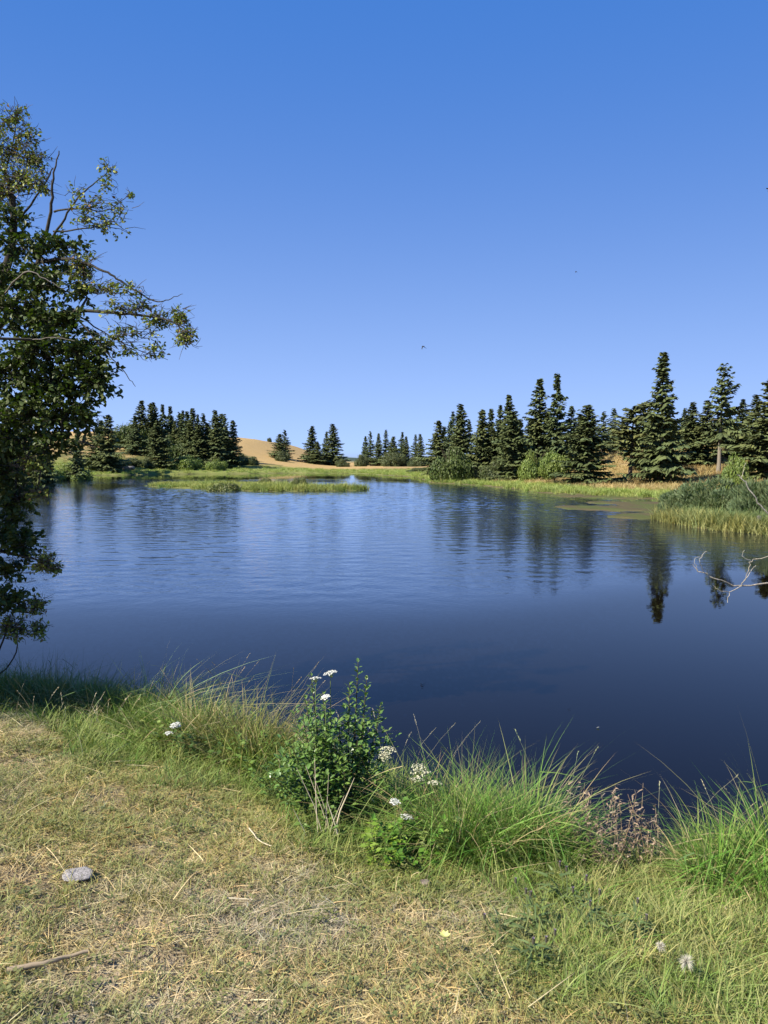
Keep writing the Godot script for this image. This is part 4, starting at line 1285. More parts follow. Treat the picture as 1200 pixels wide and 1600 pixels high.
# ---------------------------------------------------------------- the turf we stand on
func build_turf(grass_mat: Material, dry_mat: Material, leaf_mat: Material) -> void:
	var thatch := []; var shorts := []; var mids := []; var talls := []
	for k in 4:
		thatch.append(clump(500 + k, 30, 0.06, 0.03, 0.10, 0.0026, 2, 38, 0.5, 3, dry_mat))
	for k in 3:
		shorts.append(clump(510 + k, 22, 0.05, 0.03, 0.085, 0.0034, 30, 80, 0.5, 3, grass_mat))
		mids.append(clump(520 + k, 24, 0.05, 0.10, 0.24, 0.0042, 45, 86, 0.7, 4, grass_mat))
		talls.append(clump(530 + k, 26, 0.06, 0.22, 0.48, 0.0052, 50, 88, 0.6, 5, grass_mat))
	var tp := [[], [], [], []]; var tc := [[], [], [], []]
	var sp := [[], [], []]; var sc := [[], [], []]
	var mp := [[], [], []]; var mc := [[], [], []]
	var bp := [[], [], []]; var bcx := [[], [], []]
	rng.seed = 71
	var count := 0
	while count < 32000:
		var z := -1.8 - 4.9 * rng.randf()
		var x := r(-3.7, 2.8)
		if not in_view(x, z):
			continue
		count += 1
		var d := land_at(x, z)
		if d < 0.02:
			continue
		var y := ground_at(x, z, d)
		var g := green_at(x, z, d)
		var k := rng.randi() % 4
		var j := rng.randi() % 3
		var straw := Color(0.55, 0.42, 0.18).lerp(Color(0.40, 0.28, 0.12), rng.randf()).lerp(Color(0.66, 0.56, 0.32), rng.randf() * rng.randf())
		var grn := Color(0.13, 0.21, 0.035).lerp(Color(0.29, 0.29, 0.08), rng.randf())
		var worn := smoothstep(0.02, 0.30, noise_a.get_noise_2d(x * 6.5 + 90.0, z * 8.0)) * smoothstep(0.4, -0.3, x) * smoothstep(0.7, 1.2, d)
		straw = straw.lerp(Color(0.46, 0.40, 0.30), clampf(noise_b.get_noise_2d(x * 5.0 - 30.0, z * 6.0) * 1.3 + 0.1, 0.0, 0.8))
		if rng.randf() < worn * 0.6:
			continue
		if rng.randf() > g * 0.62:
			tp[k].append(upright(x, y, z, r(0.7, 1.25)))
			tc[k].append(vary(straw.lerp(grn, g * 0.25), 0.26))
		if rng.randf() < 0.30 + g * 0.6:
			sp[j].append(upright(x, y, z, r(0.7, 1.3)))
			sc[j].append(vary(grn.lerp(straw, (1.0 - g) * 0.35), 0.2))
		# softer longer grass low on the right, and everywhere near the edge
		var right_long := smoothstep(0.30, 1.1, x + noise_b.get_noise_2d(x * 5.0, z * 5.0) * 0.5) * smoothstep(0.15, 0.4, d)
		var edge := smoothstep(1.05, 0.4, d + noise_a.get_noise_2d(x * 8.0, z * 8.0) * 0.4)
		if rng.randf() < maxf(right_long * 0.42, edge * 0.5):
			mp[j].append(upright(x, y, z, r(0.6, 1.1)))
			mc[j].append(vary(Color(0.14, 0.245, 0.04).lerp(Color(0.46, 0.40, 0.17), rng.randf() * (0.5 + right_long * 0.45)), 0.2))
		if d < 0.5 and d > 0.03 and rng.randf() < 0.34 and not (x > 0.85 and x < 1.35):
			bp[j].append(upright(x, y, z, r(0.55, 1.0)))
			bcx[j].append(vary(Color(0.12, 0.23, 0.03).lerp(Color(0.32, 0.34, 0.09), rng.randf() * 0.8), 0.22))
	for k in 4:
		tag(scatter("dry_turf", thatch[k], tp[k], tc[k]), "short parched straw coloured grass of the trodden bank", "grass", "grass of the near bank", "stuff")
	for k in 3:
		tag(scatter("short_grass", shorts[k], sp[k], sc[k]), "short green grass growing through the straw", "grass", "grass of the near bank", "stuff")
		tag(scatter("soft_grass", mids[k], mp[k], mc[k]), "soft ankle high grass on the near bank", "grass", "grass of the near bank", "stuff")
		tag(scatter("bank_grass", talls[k], bp[k], bcx[k]), "tall grass along the water's edge of the near bank", "grass", "grass of the near bank", "stuff")
	# small broad weeds
	var lm := MB.new()
	rng.seed = 77
	for k in 9:
		var a := r(0, TAU)
		var e := r(0.1, 0.6)
		var dir := Vector3(cos(a) * cos(e), sin(e), sin(a) * cos(e))
		var l := r(0.008, 0.018)
		lm.leaf(Vector3(cos(a), 0, sin(a)) * 0.008 + Vector3(0, r(0.003, 0.02), 0), dir * l, Vector3(-sin(a), 0, cos(a)) * l * 0.36, Vector3.UP, Color(1, 1, 1) * r(0.8, 1.2))
	var wp := []
	var wc := []
	for k in 7000:
		var z := -1.8 - 3.6 * rng.randf()
		var x := r(-2.6, 2.3)
		if not in_view(x, z):
			continue
		var patch := noise_b.get_noise_2d(x * 11.0 + 40.0, z * 11.0)
		if patch < 0.12 and rng.randf() > 0.3:
			continue
		var d := land_at(x, z)
		if d < 0.2:
			continue
		wp.append(upright(x, ground_at(x, z, d) + r(0.0, 0.025), z, r(0.6, 1.2)))
		wc.append(vary(Color(0.13, 0.155, 0.045).lerp(Color(0.24, 0.24, 0.09), rng.randf()), 0.2))
	tag(scatter("low_weeds", lm.mesh(leaf_mat), wp, wc), "tiny broad leaved weeds among the straw", "weeds", "", "stuff")
	# single long bleached straws lying about
	var ms := MB.new()
	for k in 420:
		var z := -1.9 - 3.2 * rng.randf()
		var x := r(-2.4, 2.0)
		if not in_view(x, z):
			continue
		var d := land_at(x, z)
		if d < 0.15:
			continue
		var a := r(0, TAU)
		var l := r(0.07, 0.30)
		var e := r(0.0, 0.45) * (1.0 if rng.randf() < 0.75 else 2.5)
		ms.blade(Vector3(x, ground_at(x, z, d) + r(0.015, 0.05), z), Vector3(cos(a) * cos(e), sin(e), sin(a) * cos(e)), l, r(0.0016, 0.0034), Vector3(r(-0.35, 0.35), -0.1 - e * 0.4, r(-0.35, 0.35)), r(-0.4, 0.4), 6, vary(Color(0.62, 0.50, 0.27), 0.2), Color(0.64, 0.52, 0.3))
	var so := put("loose_straw", ms.mesh(dry_mat))
	tag(so, "bleached straws lying on the turf", "straw", "", "stuff")

# ---------------------------------------------------------------- plants along the near water's edge
func on_ground(x: float, z: float) -> Vector3:
	return Vector3(x, ground_at(x, z), z)

func tussock(called: String, x: float, z: float, m: Mesh, label: String) -> void:
	var t := thing(called, on_ground(x, z), label, "grass tussock", "grass tussocks at the near water's edge")
	put("blades", m, t)

func umbel(x: float, z: float, height: float, lean: Vector3, rad: float, col: Color, label: String, grass_mat: Material, petal_mat: Material, heads := 1) -> void:
	var p := on_ground(x, z)
	var t := thing("umbel_flower", p, label, "flower", "white umbel flowers on the near bank")
	var mb := MB.new()
	var top := Vector3(0, height, 0) + lean
	mb.tube([Vector3(0, -0.03, 0), top * 0.5 - lean * 0.15, top - Vector3(0, rad * 0.75, 0)], [0.003, 0.0024, 0.0016], 5, Color(0.19, 0.25, 0.08))
	put("stem", mb.mesh(grass_mat), t)
	for k in heads:
		var off := Vector3.ZERO if k == 0 else Vector3(r(-1, 1) * rad * 2.2, -rad * r(0.2, 1.2), r(-0.5, 0.8) * rad * 1.6)
		if k > 0:
			var sm := MB.new()
			sm.tube([top * 0.62, (top * 0.8 + off * 0.7), top + off - Vector3(0, rad * 0.6, 0)], [0.0018, 0.0014, 0.001], 4, Color(0.19, 0.25, 0.08))
			put("stem", sm.mesh(grass_mat), t)
		var h := put("flower_head", floret_head(int(x * 1000.0) + k * 31 + 5000, rad * 0.85 * (1.0 if k == 0 else 0.75), rad * 0.22, col, petal_mat), t)
		h.position = top + off
		h.rotation = Vector3(r(-0.25, 0.35), 0, r(-0.3, 0.3))
	var lf := MB.new()
	for k in 16:
		var a := r(0, TAU)
		var y := height * r(0.15, 0.7)
		lf.leaf(top * (y / height) + Vector3(cos(a), 0.2, sin(a)) * 0.015, Vector3(cos(a), r(-0.3, 0.4), sin(a)) * r(0.025, 0.05), Vector3(-sin(a), 0.2, cos(a)) * 0.008, Vector3.UP, vary(Color(0.12, 0.19, 0.04), 0.2))
	put("leaves", lf.mesh(grass_mat), t)

func build_bank_plants(grass_mat: Material, dry_mat: Material, gloss_leaf: Material, leaf_mat: Material, petal_mat: Material, bark_mat: Material) -> void:
	var fresh := Color(0.095, 0.225, 0.03)
	var fresh2 := Color(0.19, 0.31, 0.06)
	var blue := Color(0.14, 0.22, 0.07)
	var olive := Color(0.16, 0.175, 0.045)
	tussock("sedge_tussock", 0.45, -3.52, sedge(601, 2100, 0.21, 0.34, 0.80, 0.0042, 32, 0.95, fresh, fresh2, 0.06, grass_mat), "large arching bright green sedge tussock in the middle of the bank, right of the shrub")
	tussock("sedge_tussock", 0.70, -3.52, sedge(602, 1100, 0.15, 0.30, 0.66, 0.0044, 30, 1.2, fresh, blue, 0.05, grass_mat), "drooping green tussock beside the dark hollow at the water's edge")
	tussock("sedge_tussock", 0.24, -3.62, sedge(603, 800, 0.16, 0.28, 0.62, 0.004, 36, 1.1, fresh2, olive, 0.2, grass_mat), "yellowish tussock behind the cream umbels, between shrub and large tussock")
	tussock("sedge_tussock", 1.56, -3.16, sedge(604, 900, 0.17, 0.28, 0.62, 0.0052, 34, 1.1, fresh, fresh2, 0.05, grass_mat), "large green tussock at the right edge over the pale stick")
	tussock("sedge_tussock", 1.78, -3.3, sedge(605, 800, 0.18, 0.34, 0.80, 0.006, 30, 1.0, fresh, fresh2, 0.05, grass_mat), "tallest arching tussock cut by the right edge of the photo")
	tussock("sedge_tussock", 1.38, -3.22, sedge(606, 170, 0.09, 0.25, 0.52, 0.0075, 26, 0.6, fresh, blue, 0.12, grass_mat), "upright broad bladed tussock right of the brown seeding plant")
	tussock("sedge_tussock", -1.62, -5.35, sedge(607, 420, 0.16, 0.34, 0.74, 0.0068, 38, 0.9, Color(0.20, 0.28, 0.12), blue, 0.05, grass_mat, Vector3(0.7, 0, 0.1)), "pale blue green tussock blown to the right beside the shaded bank")
	tussock("sedge_tussock", -1.32, -4.95, sedge(608, 1100, 0.26, 0.26, 0.56, 0.006, 46, 0.75, Color(0.16, 0.25, 0.05), fresh2, 0.1, grass_mat), "low bushy green tussock below the pale blown one")
	tussock("rush_tussock", -0.95, -4.80, sedge(609, 900, 0.24, 0.34, 0.80, 0.005, 38, 0.8, Color(0.13, 0.165, 0.04), Color(0.21, 0.20, 0.065), 0.08, grass_mat), "olive brown rush clump with stiff dry stalks left of the shrub")
	tussock("rush_tussock", -0.66, -4.62, sedge(610, 900, 0.22, 0.32, 0.76, 0.005, 40, 0.9, olive, Color(0.24, 0.21, 0.075), 0.16, grass_mat), "straw tinted rush clump leaning against the shrub")
	var dk := Color(0.09, 0.13, 0.035)  # darker green, the shade of the bank painted into the blades
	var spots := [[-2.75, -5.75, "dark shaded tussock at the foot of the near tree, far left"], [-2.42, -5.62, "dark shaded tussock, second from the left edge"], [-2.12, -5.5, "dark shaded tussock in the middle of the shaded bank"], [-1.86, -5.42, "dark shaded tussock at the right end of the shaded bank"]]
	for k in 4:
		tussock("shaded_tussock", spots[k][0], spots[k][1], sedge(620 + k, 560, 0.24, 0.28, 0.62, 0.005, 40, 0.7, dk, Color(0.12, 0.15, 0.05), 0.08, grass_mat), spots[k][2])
	# grey green grasses and a few tall seeding stalks, one thing for each stand
	var stands := [
		[-0.9, -4.78, 16, 0.55, 0.80, Color(0.38, 0.31, 0.18), "thin dry seeding stalks standing over the rush clumps"],
		[0.02, -3.95, 10, 0.45, 0.70, Color(0.42, 0.38, 0.26), "pale seeding grass stalks leaning over the water right of the shrub"],
		[0.66, -3.6, 8, 0.4, 0.62, Color(0.30, 0.33, 0.16), "green seeding stalks over the drooping tussock"],
		[1.45, -3.4, 9, 0.35, 0.6, Color(0.42, 0.38, 0.22), "seeding stalks at the left of the right edge tussocks"],
		[-2.0, -5.0, 22, 0.18, 0.34, Color(0.60, 0.50, 0.32), "short pale seed heads catching light before the shaded bank"],
		[-2.6, -5.05, 10, 0.2, 0.4, Color(0.46, 0.38, 0.24), "tan seed heads by the left edge before the shaded bank"]]
	rng.seed = 640
	for s in stands:
		var p := on_ground(s[0], s[1])
		var mb := MB.new()
		for k in int(s[2]):
			var a := r(0, TAU)
			var o := Vector3(r(-0.32, 0.32), -0.02, r(-0.1, 0.1))
			seed_stalk(mb, o, Vector3(cos(a) * 0.22, 1, sin(a) * 0.22), r(s[3], s[4]), Vector3(cos(a) * 0.25, -0.12, sin(a) * 0.25), vary(s[5], 0.2), r(0.03, 0.07))
		var t := thing("seeding_grass", p, s[6], "grass stalks", "seeding grass stalks on the near bank")
		put("stalks", mb.mesh(dry_mat), t)

	build_shrub(gloss_leaf, bark_mat, dry_mat)

	# umbels
	rng.seed = 650
	var white := Color(0.60, 0.60, 0.54)
	var cream := Color(0.52, 0.50, 0.34)
	umbel(-0.335, -3.72, 0.735, Vector3(0.0, 0, 0), 0.034, white, "flat white umbel above the left shoots of the shrub", grass_mat, petal_mat)
	umbel(-0.265, -3.76, 0.76, Vector3(0.0, 0, 0), 0.040, white, "highest white umbel, brightest, over the middle of the shrub", grass_mat, petal_mat)
	umbel(-0.285, -3.70, 0.65, Vector3(0.0, 0, 0), 0.026, white, "small white umbel tucked below the highest one in the shrub", grass_mat, petal_mat)
	umbel(0.02, -3.66, 0.44, Vector3(0, 0, 0), 0.046, cream, "broad cream umbel at the right flank of the shrub", grass_mat, petal_mat, 2)
	umbel(0.17, -3.58, 0.37, Vector3(0, 0, 0), 0.052, cream, "cream umbel group between the shrub and the large tussock", grass_mat, petal_mat, 3)
	umbel(0.10, -3.42, 0.20, Vector3(0, 0, 0), 0.034, white, "low white umbel over the bright leafy plant, lower of two", grass_mat, petal_mat)
	umbel(0.05, -3.45, 0.26, Vector3(0, 0, 0), 0.026, white, "low white umbel over the bright leafy plant, upper of two", grass_mat, petal_mat)
	umbel(-1.20, -4.45, 0.26, Vector3(-0.03, 0, 0), 0.036, white, "white umbel pair in the green at the left of the rushes", grass_mat, petal_mat, 3)

	# bleached dead stems at the foot of the shrub
	var ds := thing("dead_stem_cluster", on_ground(-0.28, -3.50), "bleached dead stems standing at the foot of the shrub", "dead stems")
	rng.seed = 660
	for k in 9:
		var mb := MB.new()
		var a := r(-0.35, 0.45)
		var l := r(0.2, 0.42)
		var b := Vector3(r(-0.06, 0.10), -0.02, r(-0.04, 0.04))
		mb.tube([b, b + Vector3(-a * l * 0.4, l * 0.5, r(-0.03, 0.03)), b + Vector3(-a * l, l, r(-0.05, 0.05))], [0.0055 if k < 2 else 0.003, 0.004 if k < 2 else 0.0022, 0.001], 5, vary(Color(0.55, 0.48, 0.34), 0.15))
		put("stem", mb.mesh(dry_mat), ds)

	leafy_plant("leafy_plant", 0.10, -3.36, 0.26, 230, Color(0.12, 0.24, 0.03), "bright green leafy plant low between the shrub and the large tussock", 671, leaf_mat)
	leafy_plant("leafy_plant", -0.02, -3.30, 0.18, 120, Color(0.20, 0.30, 0.04), "small yellow green leafy plant in front of the bright leafy one", 672, leaf_mat)
	leafy_plant("leafy_plant", -1.10, -4.55, 0.24, 160, Color(0.09, 0.16, 0.04), "dark leafy weed under the white umbel pair", 673, leaf_mat)
	leafy_plant("leafy_plant", -0.62, -4.25, 0.20, 120, Color(0.15, 0.22, 0.04), "leafy weed in front of the straw tinted rushes", 674, leaf_mat)
	leafy_plant("leafy_plant", 0.62, -3.36, 0.12, 60, Color(0.20, 0.30, 0.05), "little leafy weed at the foot of the large tussock", 675, leaf_mat)

	leafy_plant("leafy_plant", -0.80, -4.42, 0.30, 190, Color(0.13, 0.20, 0.04), "tall leafy weed under the middle of the rush clumps", 676, leaf_mat)
	leafy_plant("leafy_plant", -1.38, -4.72, 0.26, 170, Color(0.16, 0.22, 0.05), "pale leafy weed left of the white umbel pair", 677, leaf_mat)
	leafy_plant("leafy_plant", -0.48, -4.05, 0.30, 240, Color(0.12, 0.20, 0.04), "leafy weed filling the left flank of the shrub", 678, leaf_mat)
	leafy_plant("leafy_plant", -0.30, -3.62, 0.22, 170, Color(0.14, 0.22, 0.05), "leafy weed behind the bleached dead stems", 679, leaf_mat)
	leafy_plant("leafy_plant", 0.22, -3.50, 0.28, 200, Color(0.17, 0.23, 0.06), "leafy weed under the cream umbel group", 681, leaf_mat)
	leafy_plant("leafy_plant", -1.62, -4.98, 0.22, 140, Color(0.17, 0.22, 0.06), "leafy weed at the lit end of the shaded bank", 682, leaf_mat)

	# brown seeding plant
	var dock := thing("brown_seeding_plant", on_ground(1.06, -3.44), "brown dry seeding plant standing at the gap before the dark water", "dry plant")
	rng.seed = 680
	for k in 46:
		var mb := MB.new()
		var b := Vector3(r(-0.18, 0.22), -0.02, r(-0.12, 0.14))
		var l := r(0.16, 0.46)
		var dir := Vector3(r(-0.25, 0.35), 1, r(-0.3, 0.2)).normalized()
		var col := vary(Color(0.30, 0.215, 0.14), 0.22)
		mb.tube([b, b + dir * l * 0.5, b + dir * l + Vector3(r(-0.02, 0.02), -0.01, 0)], [0.0022, 0.0018, 0.001], 4, col)
		for j in 26:
			var f := r(0.3, 1.0)
			var p := b + dir * l * f
			var o := Vector3(r(-1, 1), r(-0.2, 1), r(-1, 1)).normalized()
			mb.blade(p, o, r(0.012, 0.04), r(0.004, 0.009), Vector3(0, -0.3, 0), r(-1, 1), 2, vary(Color(0.30, 0.22, 0.15), 0.35), Color(0.36, 0.27, 0.19))
		put("seed_stalk", mb.mesh(dry_mat), dock)

	# thistles and knapweed with small purple heads
	var th := [
		[0.56, -2.78, 0.16, 3, "thistle with two pale violet heads, left of the spiny patch"],
		[0.76, -2.74, 0.20, 4, "dark green thistle in the middle of the spiny patch with brown heads"],
		[0.50, -2.50, 0.13, 3, "low grey green thistle nearest to the viewer in the spiny patch"],
		[0.92, -2.72, 0.16, 2, "thistle at the right end of the spiny patch, faded heads"],
		[0.70, -3.0, 0.18, 2, "thistle at the back of the spiny patch, one greyish head"],
		[0.42, -2.72, 0.12, 1, "small thistle at the left end of the spiny patch"]]
	rng.seed = 690
	for s in th:
		var p := on_ground(s[0], s[1])
		var t := thing("thistle", p, s[4], "thistle", "thistles on the near bank")
		var hh: float = s[2]
		for k in int(s[3]):
			var mb := MB.new()
			var b := Vector3(r(-0.05, 0.05), -0.01, r(-0.05, 0.05))
			var tip := b + Vector3(r(-0.04, 0.04), hh * r(0.8, 1.15), r(-0.04, 0.04))
			mb.tube([b, (b + tip) * 0.5 + Vector3(0.008, 0, 0), tip], [0.0026, 0.002, 0.0015], 5, Color(0.16, 0.20, 0.09))
			put("stem", mb.mesh(grass_mat), t)
			var hd := MB.new()
			hd.tube([tip - Vector3(0, 0.006, 0), tip, tip + Vector3(0, 0.008, 0), tip + Vector3(0, 0.013, 0)], [0.002, 0.005, 0.0055, 0.003], 7, Color(0.09, 0.085, 0.06))
			for j in 34:
				var a := r(0, TAU)
				hd.blade(tip + Vector3(0, 0.010, 0), Vector3(cos(a) * 0.6, r(0.5, 1.1), sin(a) * 0.6), r(0.006, 0.010), 0.0014, Vector3(cos(a), 0, sin(a)) * 0.2, 0.0, 2, vary(Color(0.15, 0.10, 0.20), 0.25), Color(0.22, 0.16, 0.27))
			put("flower_head", hd.mesh(petal_mat), t)
		var lf := MB.new()
		for k in 60:
			var a := r(0, TAU)
			var y := hh * pow(rng.randf(), 1.4)
			var q := r(0.0, 0.05)
			lf.blade(Vector3(cos(a) * q, y * 0.8, sin(a) * q), Vector3(cos(a), r(-0.1, 0.7), sin(a)).normalized(), r(0.03, 0.075), r(0.006, 0.013), Vector3(0, -0.3, 0), r(-0.7, 0.7), 4, vary(Color(0.11, 0.16, 0.05), 0.25), Color(0.16, 0.2, 0.08))
		put("leaves", lf.mesh(leaf_mat), t)

func leafy_plant(called: String, x: float, z: float, height: float, count: int, col: Color, label: String, sd: int, leaf_mat: Material) -> void:
	rng.seed = sd
	var t := thing(called, on_ground(x, z), label, "leafy plant", "low leafy plants on the near bank")
	var st := MB.new()
	var lf := MB.new()
	for k in int(count / 8.0):
		var a := r(0, TAU)
		var q := r(0.03, 0.2) * height / 0.22
		var b := Vector3(cos(a) * q * 0.3, -0.01, sin(a) * q * 0.3)
		var tip := Vector3(cos(a) * q, height * r(0.45, 1.0), sin(a) * q)
		st.tube([b, (b + tip) * 0.5 + Vector3(0, 0.02, 0), tip], [0.002, 0.0016, 0.001], 4, Color(0.17, 0.22, 0.07))
		for j in 8:
			var f := r(0.3, 1.0)
			var g := r(0, TAU)
			var dir := Vector3(cos(g), r(-0.35, 0.5), sin(g)).normalized()
			var l := r(0.024, 0.048)
			var nn := Vector3(r(-0.5, 0.5), 1, r(-0.5, 0.5)).normalized()
			var cc := vary(col, 0.24)
			var p := b.lerp(tip, f)
			var w := dir.cross(nn).normalized() * l * r(0.24, 0.34)
			lf.tri(p, p + dir * l * 0.45 + w + nn * l * 0.08, p + dir * l, cc)
			lf.tri(p + dir * l, p + dir * l * 0.45 - w + nn * l * 0.08, p, cc)
	put("stems", st.mesh(leaf_mat), t)
	put("leaves", lf.mesh(leaf_mat), t)

func build_shrub(gloss_leaf: Material, bark_mat: Material, dry_mat: Material) -> void:
	rng.seed = 700
	var foot := on_ground(-0.24, -3.78)
	var t := thing("leafy_shrub", foot, "dark green glossy leaved shrub with upright shoots on the bank, white umbels among it", "shrub")
	# shoots: foot offset x, z, tip offset x, z, height
	var shoots := [
		[-0.02, 0.0, -0.14, 0.02, 0.72, 1], [0.0, 0.0, -0.17, 0.06, 0.62, 1], [0.05, 0.0, 0.13, 0.0, 0.78, 1], [0.05, 0.0, 0.08, 0.03, 0.68, 1], [0.06, 0.0, 0.18, 0.02, 0.70, 1],
		[0.07, 0.0, 0.26, 0.0, 0.57, 1], [0.0, 0.0, -0.07, 0.05, 0.64, 1], [0.03, 0.0, 0.02, 0.04, 0.56, 0], [0.02, 0.0, -0.26, 0.08, 0.42, 0], [0.0, 0.0, -0.30, 0.02, 0.34, 0], [0.06, 0.0, 0.30, 0.04, 0.44, 0],
		[0.03, 0.03, 0.0, 0.14, 0.46, 0], [0.0, 0.03, -0.14, 0.16, 0.40, 0], [0.05, 0.03, 0.13, 0.12, 0.44, 0], [0.0, 0.02, -0.22, 0.13, 0.30, 0], [0.06, 0.02, 0.24, 0.12, 0.32, 0], [0.0, 0, -0.10, -0.08, 0.5, 0], [0.05, 0, 0.12, -0.1, 0.52, 0],
		[0.04, 0.04, 0.06, 0.17, 0.34, 0], [0.0, 0.04, -0.06, 0.18, 0.3, 0], [-0.02, 0.0, -0.2, -0.02, 0.52, 0], [0.03, 0.0, 0.21, -0.05, 0.5, 0], [0.02, 0.03, -0.03, 0.10, 0.54, 0], [0.0, 0.0, -0.36, 0.1, 0.26, 0], [0.0, 0.0, -0.12, 0.12, 0.52, 0], [0.05, 0.0, 0.17, 0.08, 0.54, 0]]
	var kinds := []
	for k in 4:
		var lm := MB.new()
		var cc: Color = [Color(0.09, 0.165, 0.04), Color(0.12, 0.20, 0.045), Color(0.11, 0.18, 0.06), Color(0.16, 0.235, 0.06)][k]
		var prof := [[0.0, 0.02], [0.25, 0.22], [0.55, 0.27], [0.82, 0.16], [1.0, 0.0]]
		for j in 4:
			var z0: float = prof[j][0]; var z1: float = prof[j + 1][0]
			var w0: float = prof[j][1]; var w1: float = prof[j + 1][1]
			var m0 := Vector3(0, -z0 * z0 * 0.2, z0); var m1 := Vector3(0, -z1 * z1 * 0.2, z1)
			lm.tri(m0, m1, m1 + Vector3(w1, w1 * 0.35, 0), cc)
			lm.tri(m0, m1 + Vector3(w1, w1 * 0.35, 0), m0 + Vector3(w0, w0 * 0.35, 0), cc)
			lm.tri(m0, m1 + Vector3(-w1, w1 * 0.35, 0), m1, cc)
			lm.tri(m0, m0 + Vector3(-w0, w0 * 0.35, 0), m1 + Vector3(-w1, w1 * 0.35, 0), cc)
		kinds.append(lm.mesh(gloss_leaf))
	var single := 0
	var rest := []
	var restc := []
	for s in shoots:
		var b := Vector3(s[0], -0.03, s[1])
		var tip := Vector3(s[2] * 0.86, s[4] * 1.05, s[3])
		var mid := b.lerp(tip, 0.5) + Vector3((s[2] - s[0]) * 0.12, 0.03, r(-0.02, 0.02))
		var line := smooth_line([b, mid, tip], 5)
		var rad := []
		for j in line.size():
			rad.append(lerpf(0.0048, 0.0014, float(j) / (line.size() - 1)))
		var mb := MB.new()
		mb.tube(line, rad, 5, Color(0.13, 0.11, 0.07))
		put("stem", mb.mesh(bark_mat), t)
		var upright_shoot: bool = s[5] == 1
		var count := 46 if upright_shoot else 120
		for j in count:
			var f := 0.30 + 0.70 * float(j) / (count - 1)
			var p := b.lerp(mid, f * 2.0) if f < 0.5 else mid.lerp(tip, f * 2.0 - 1.0)
			if not upright_shoot or f < 0.55:
				p += Vector3(r(-1, 1), r(-0.7, 0.7), r(-1, 1)) * 0.05
			var a := j * 2.4 + r(-0.5, 0.5)
			var up := lerpf(0.2, 1.0, f) + r(-0.3, 0.3)
			var dir := Vector3(cos(a), up, sin(a)).normalized()
			var nn := (Vector3(-cos(a) * up, 1.2, -sin(a) * up) + Vector3(r(-1, 1), r(-0.5, 0.5), r(-1, 1)) * 0.4).normalized()
			var sx := dir.cross(nn).normalized()
			var l := r(0.026, 0.044) * (0.75 if f > 0.93 else 1.0)
			var tf := Transform3D(Basis(sx * l, dir.cross(sx) * -l, dir * l), p + dir * 0.004)
			if upright_shoot and f > 0.35 and single < 240:
				var lf := put("leaf", kinds[rng.randi() % 4], t)
				lf.transform = tf
				single += 1
			else:
				rest.append(tf)
				restc.append(vary(Color(1, 1, 1), 0.25))
	scatter("inner_leaves", kinds[1], rest, restc, t)

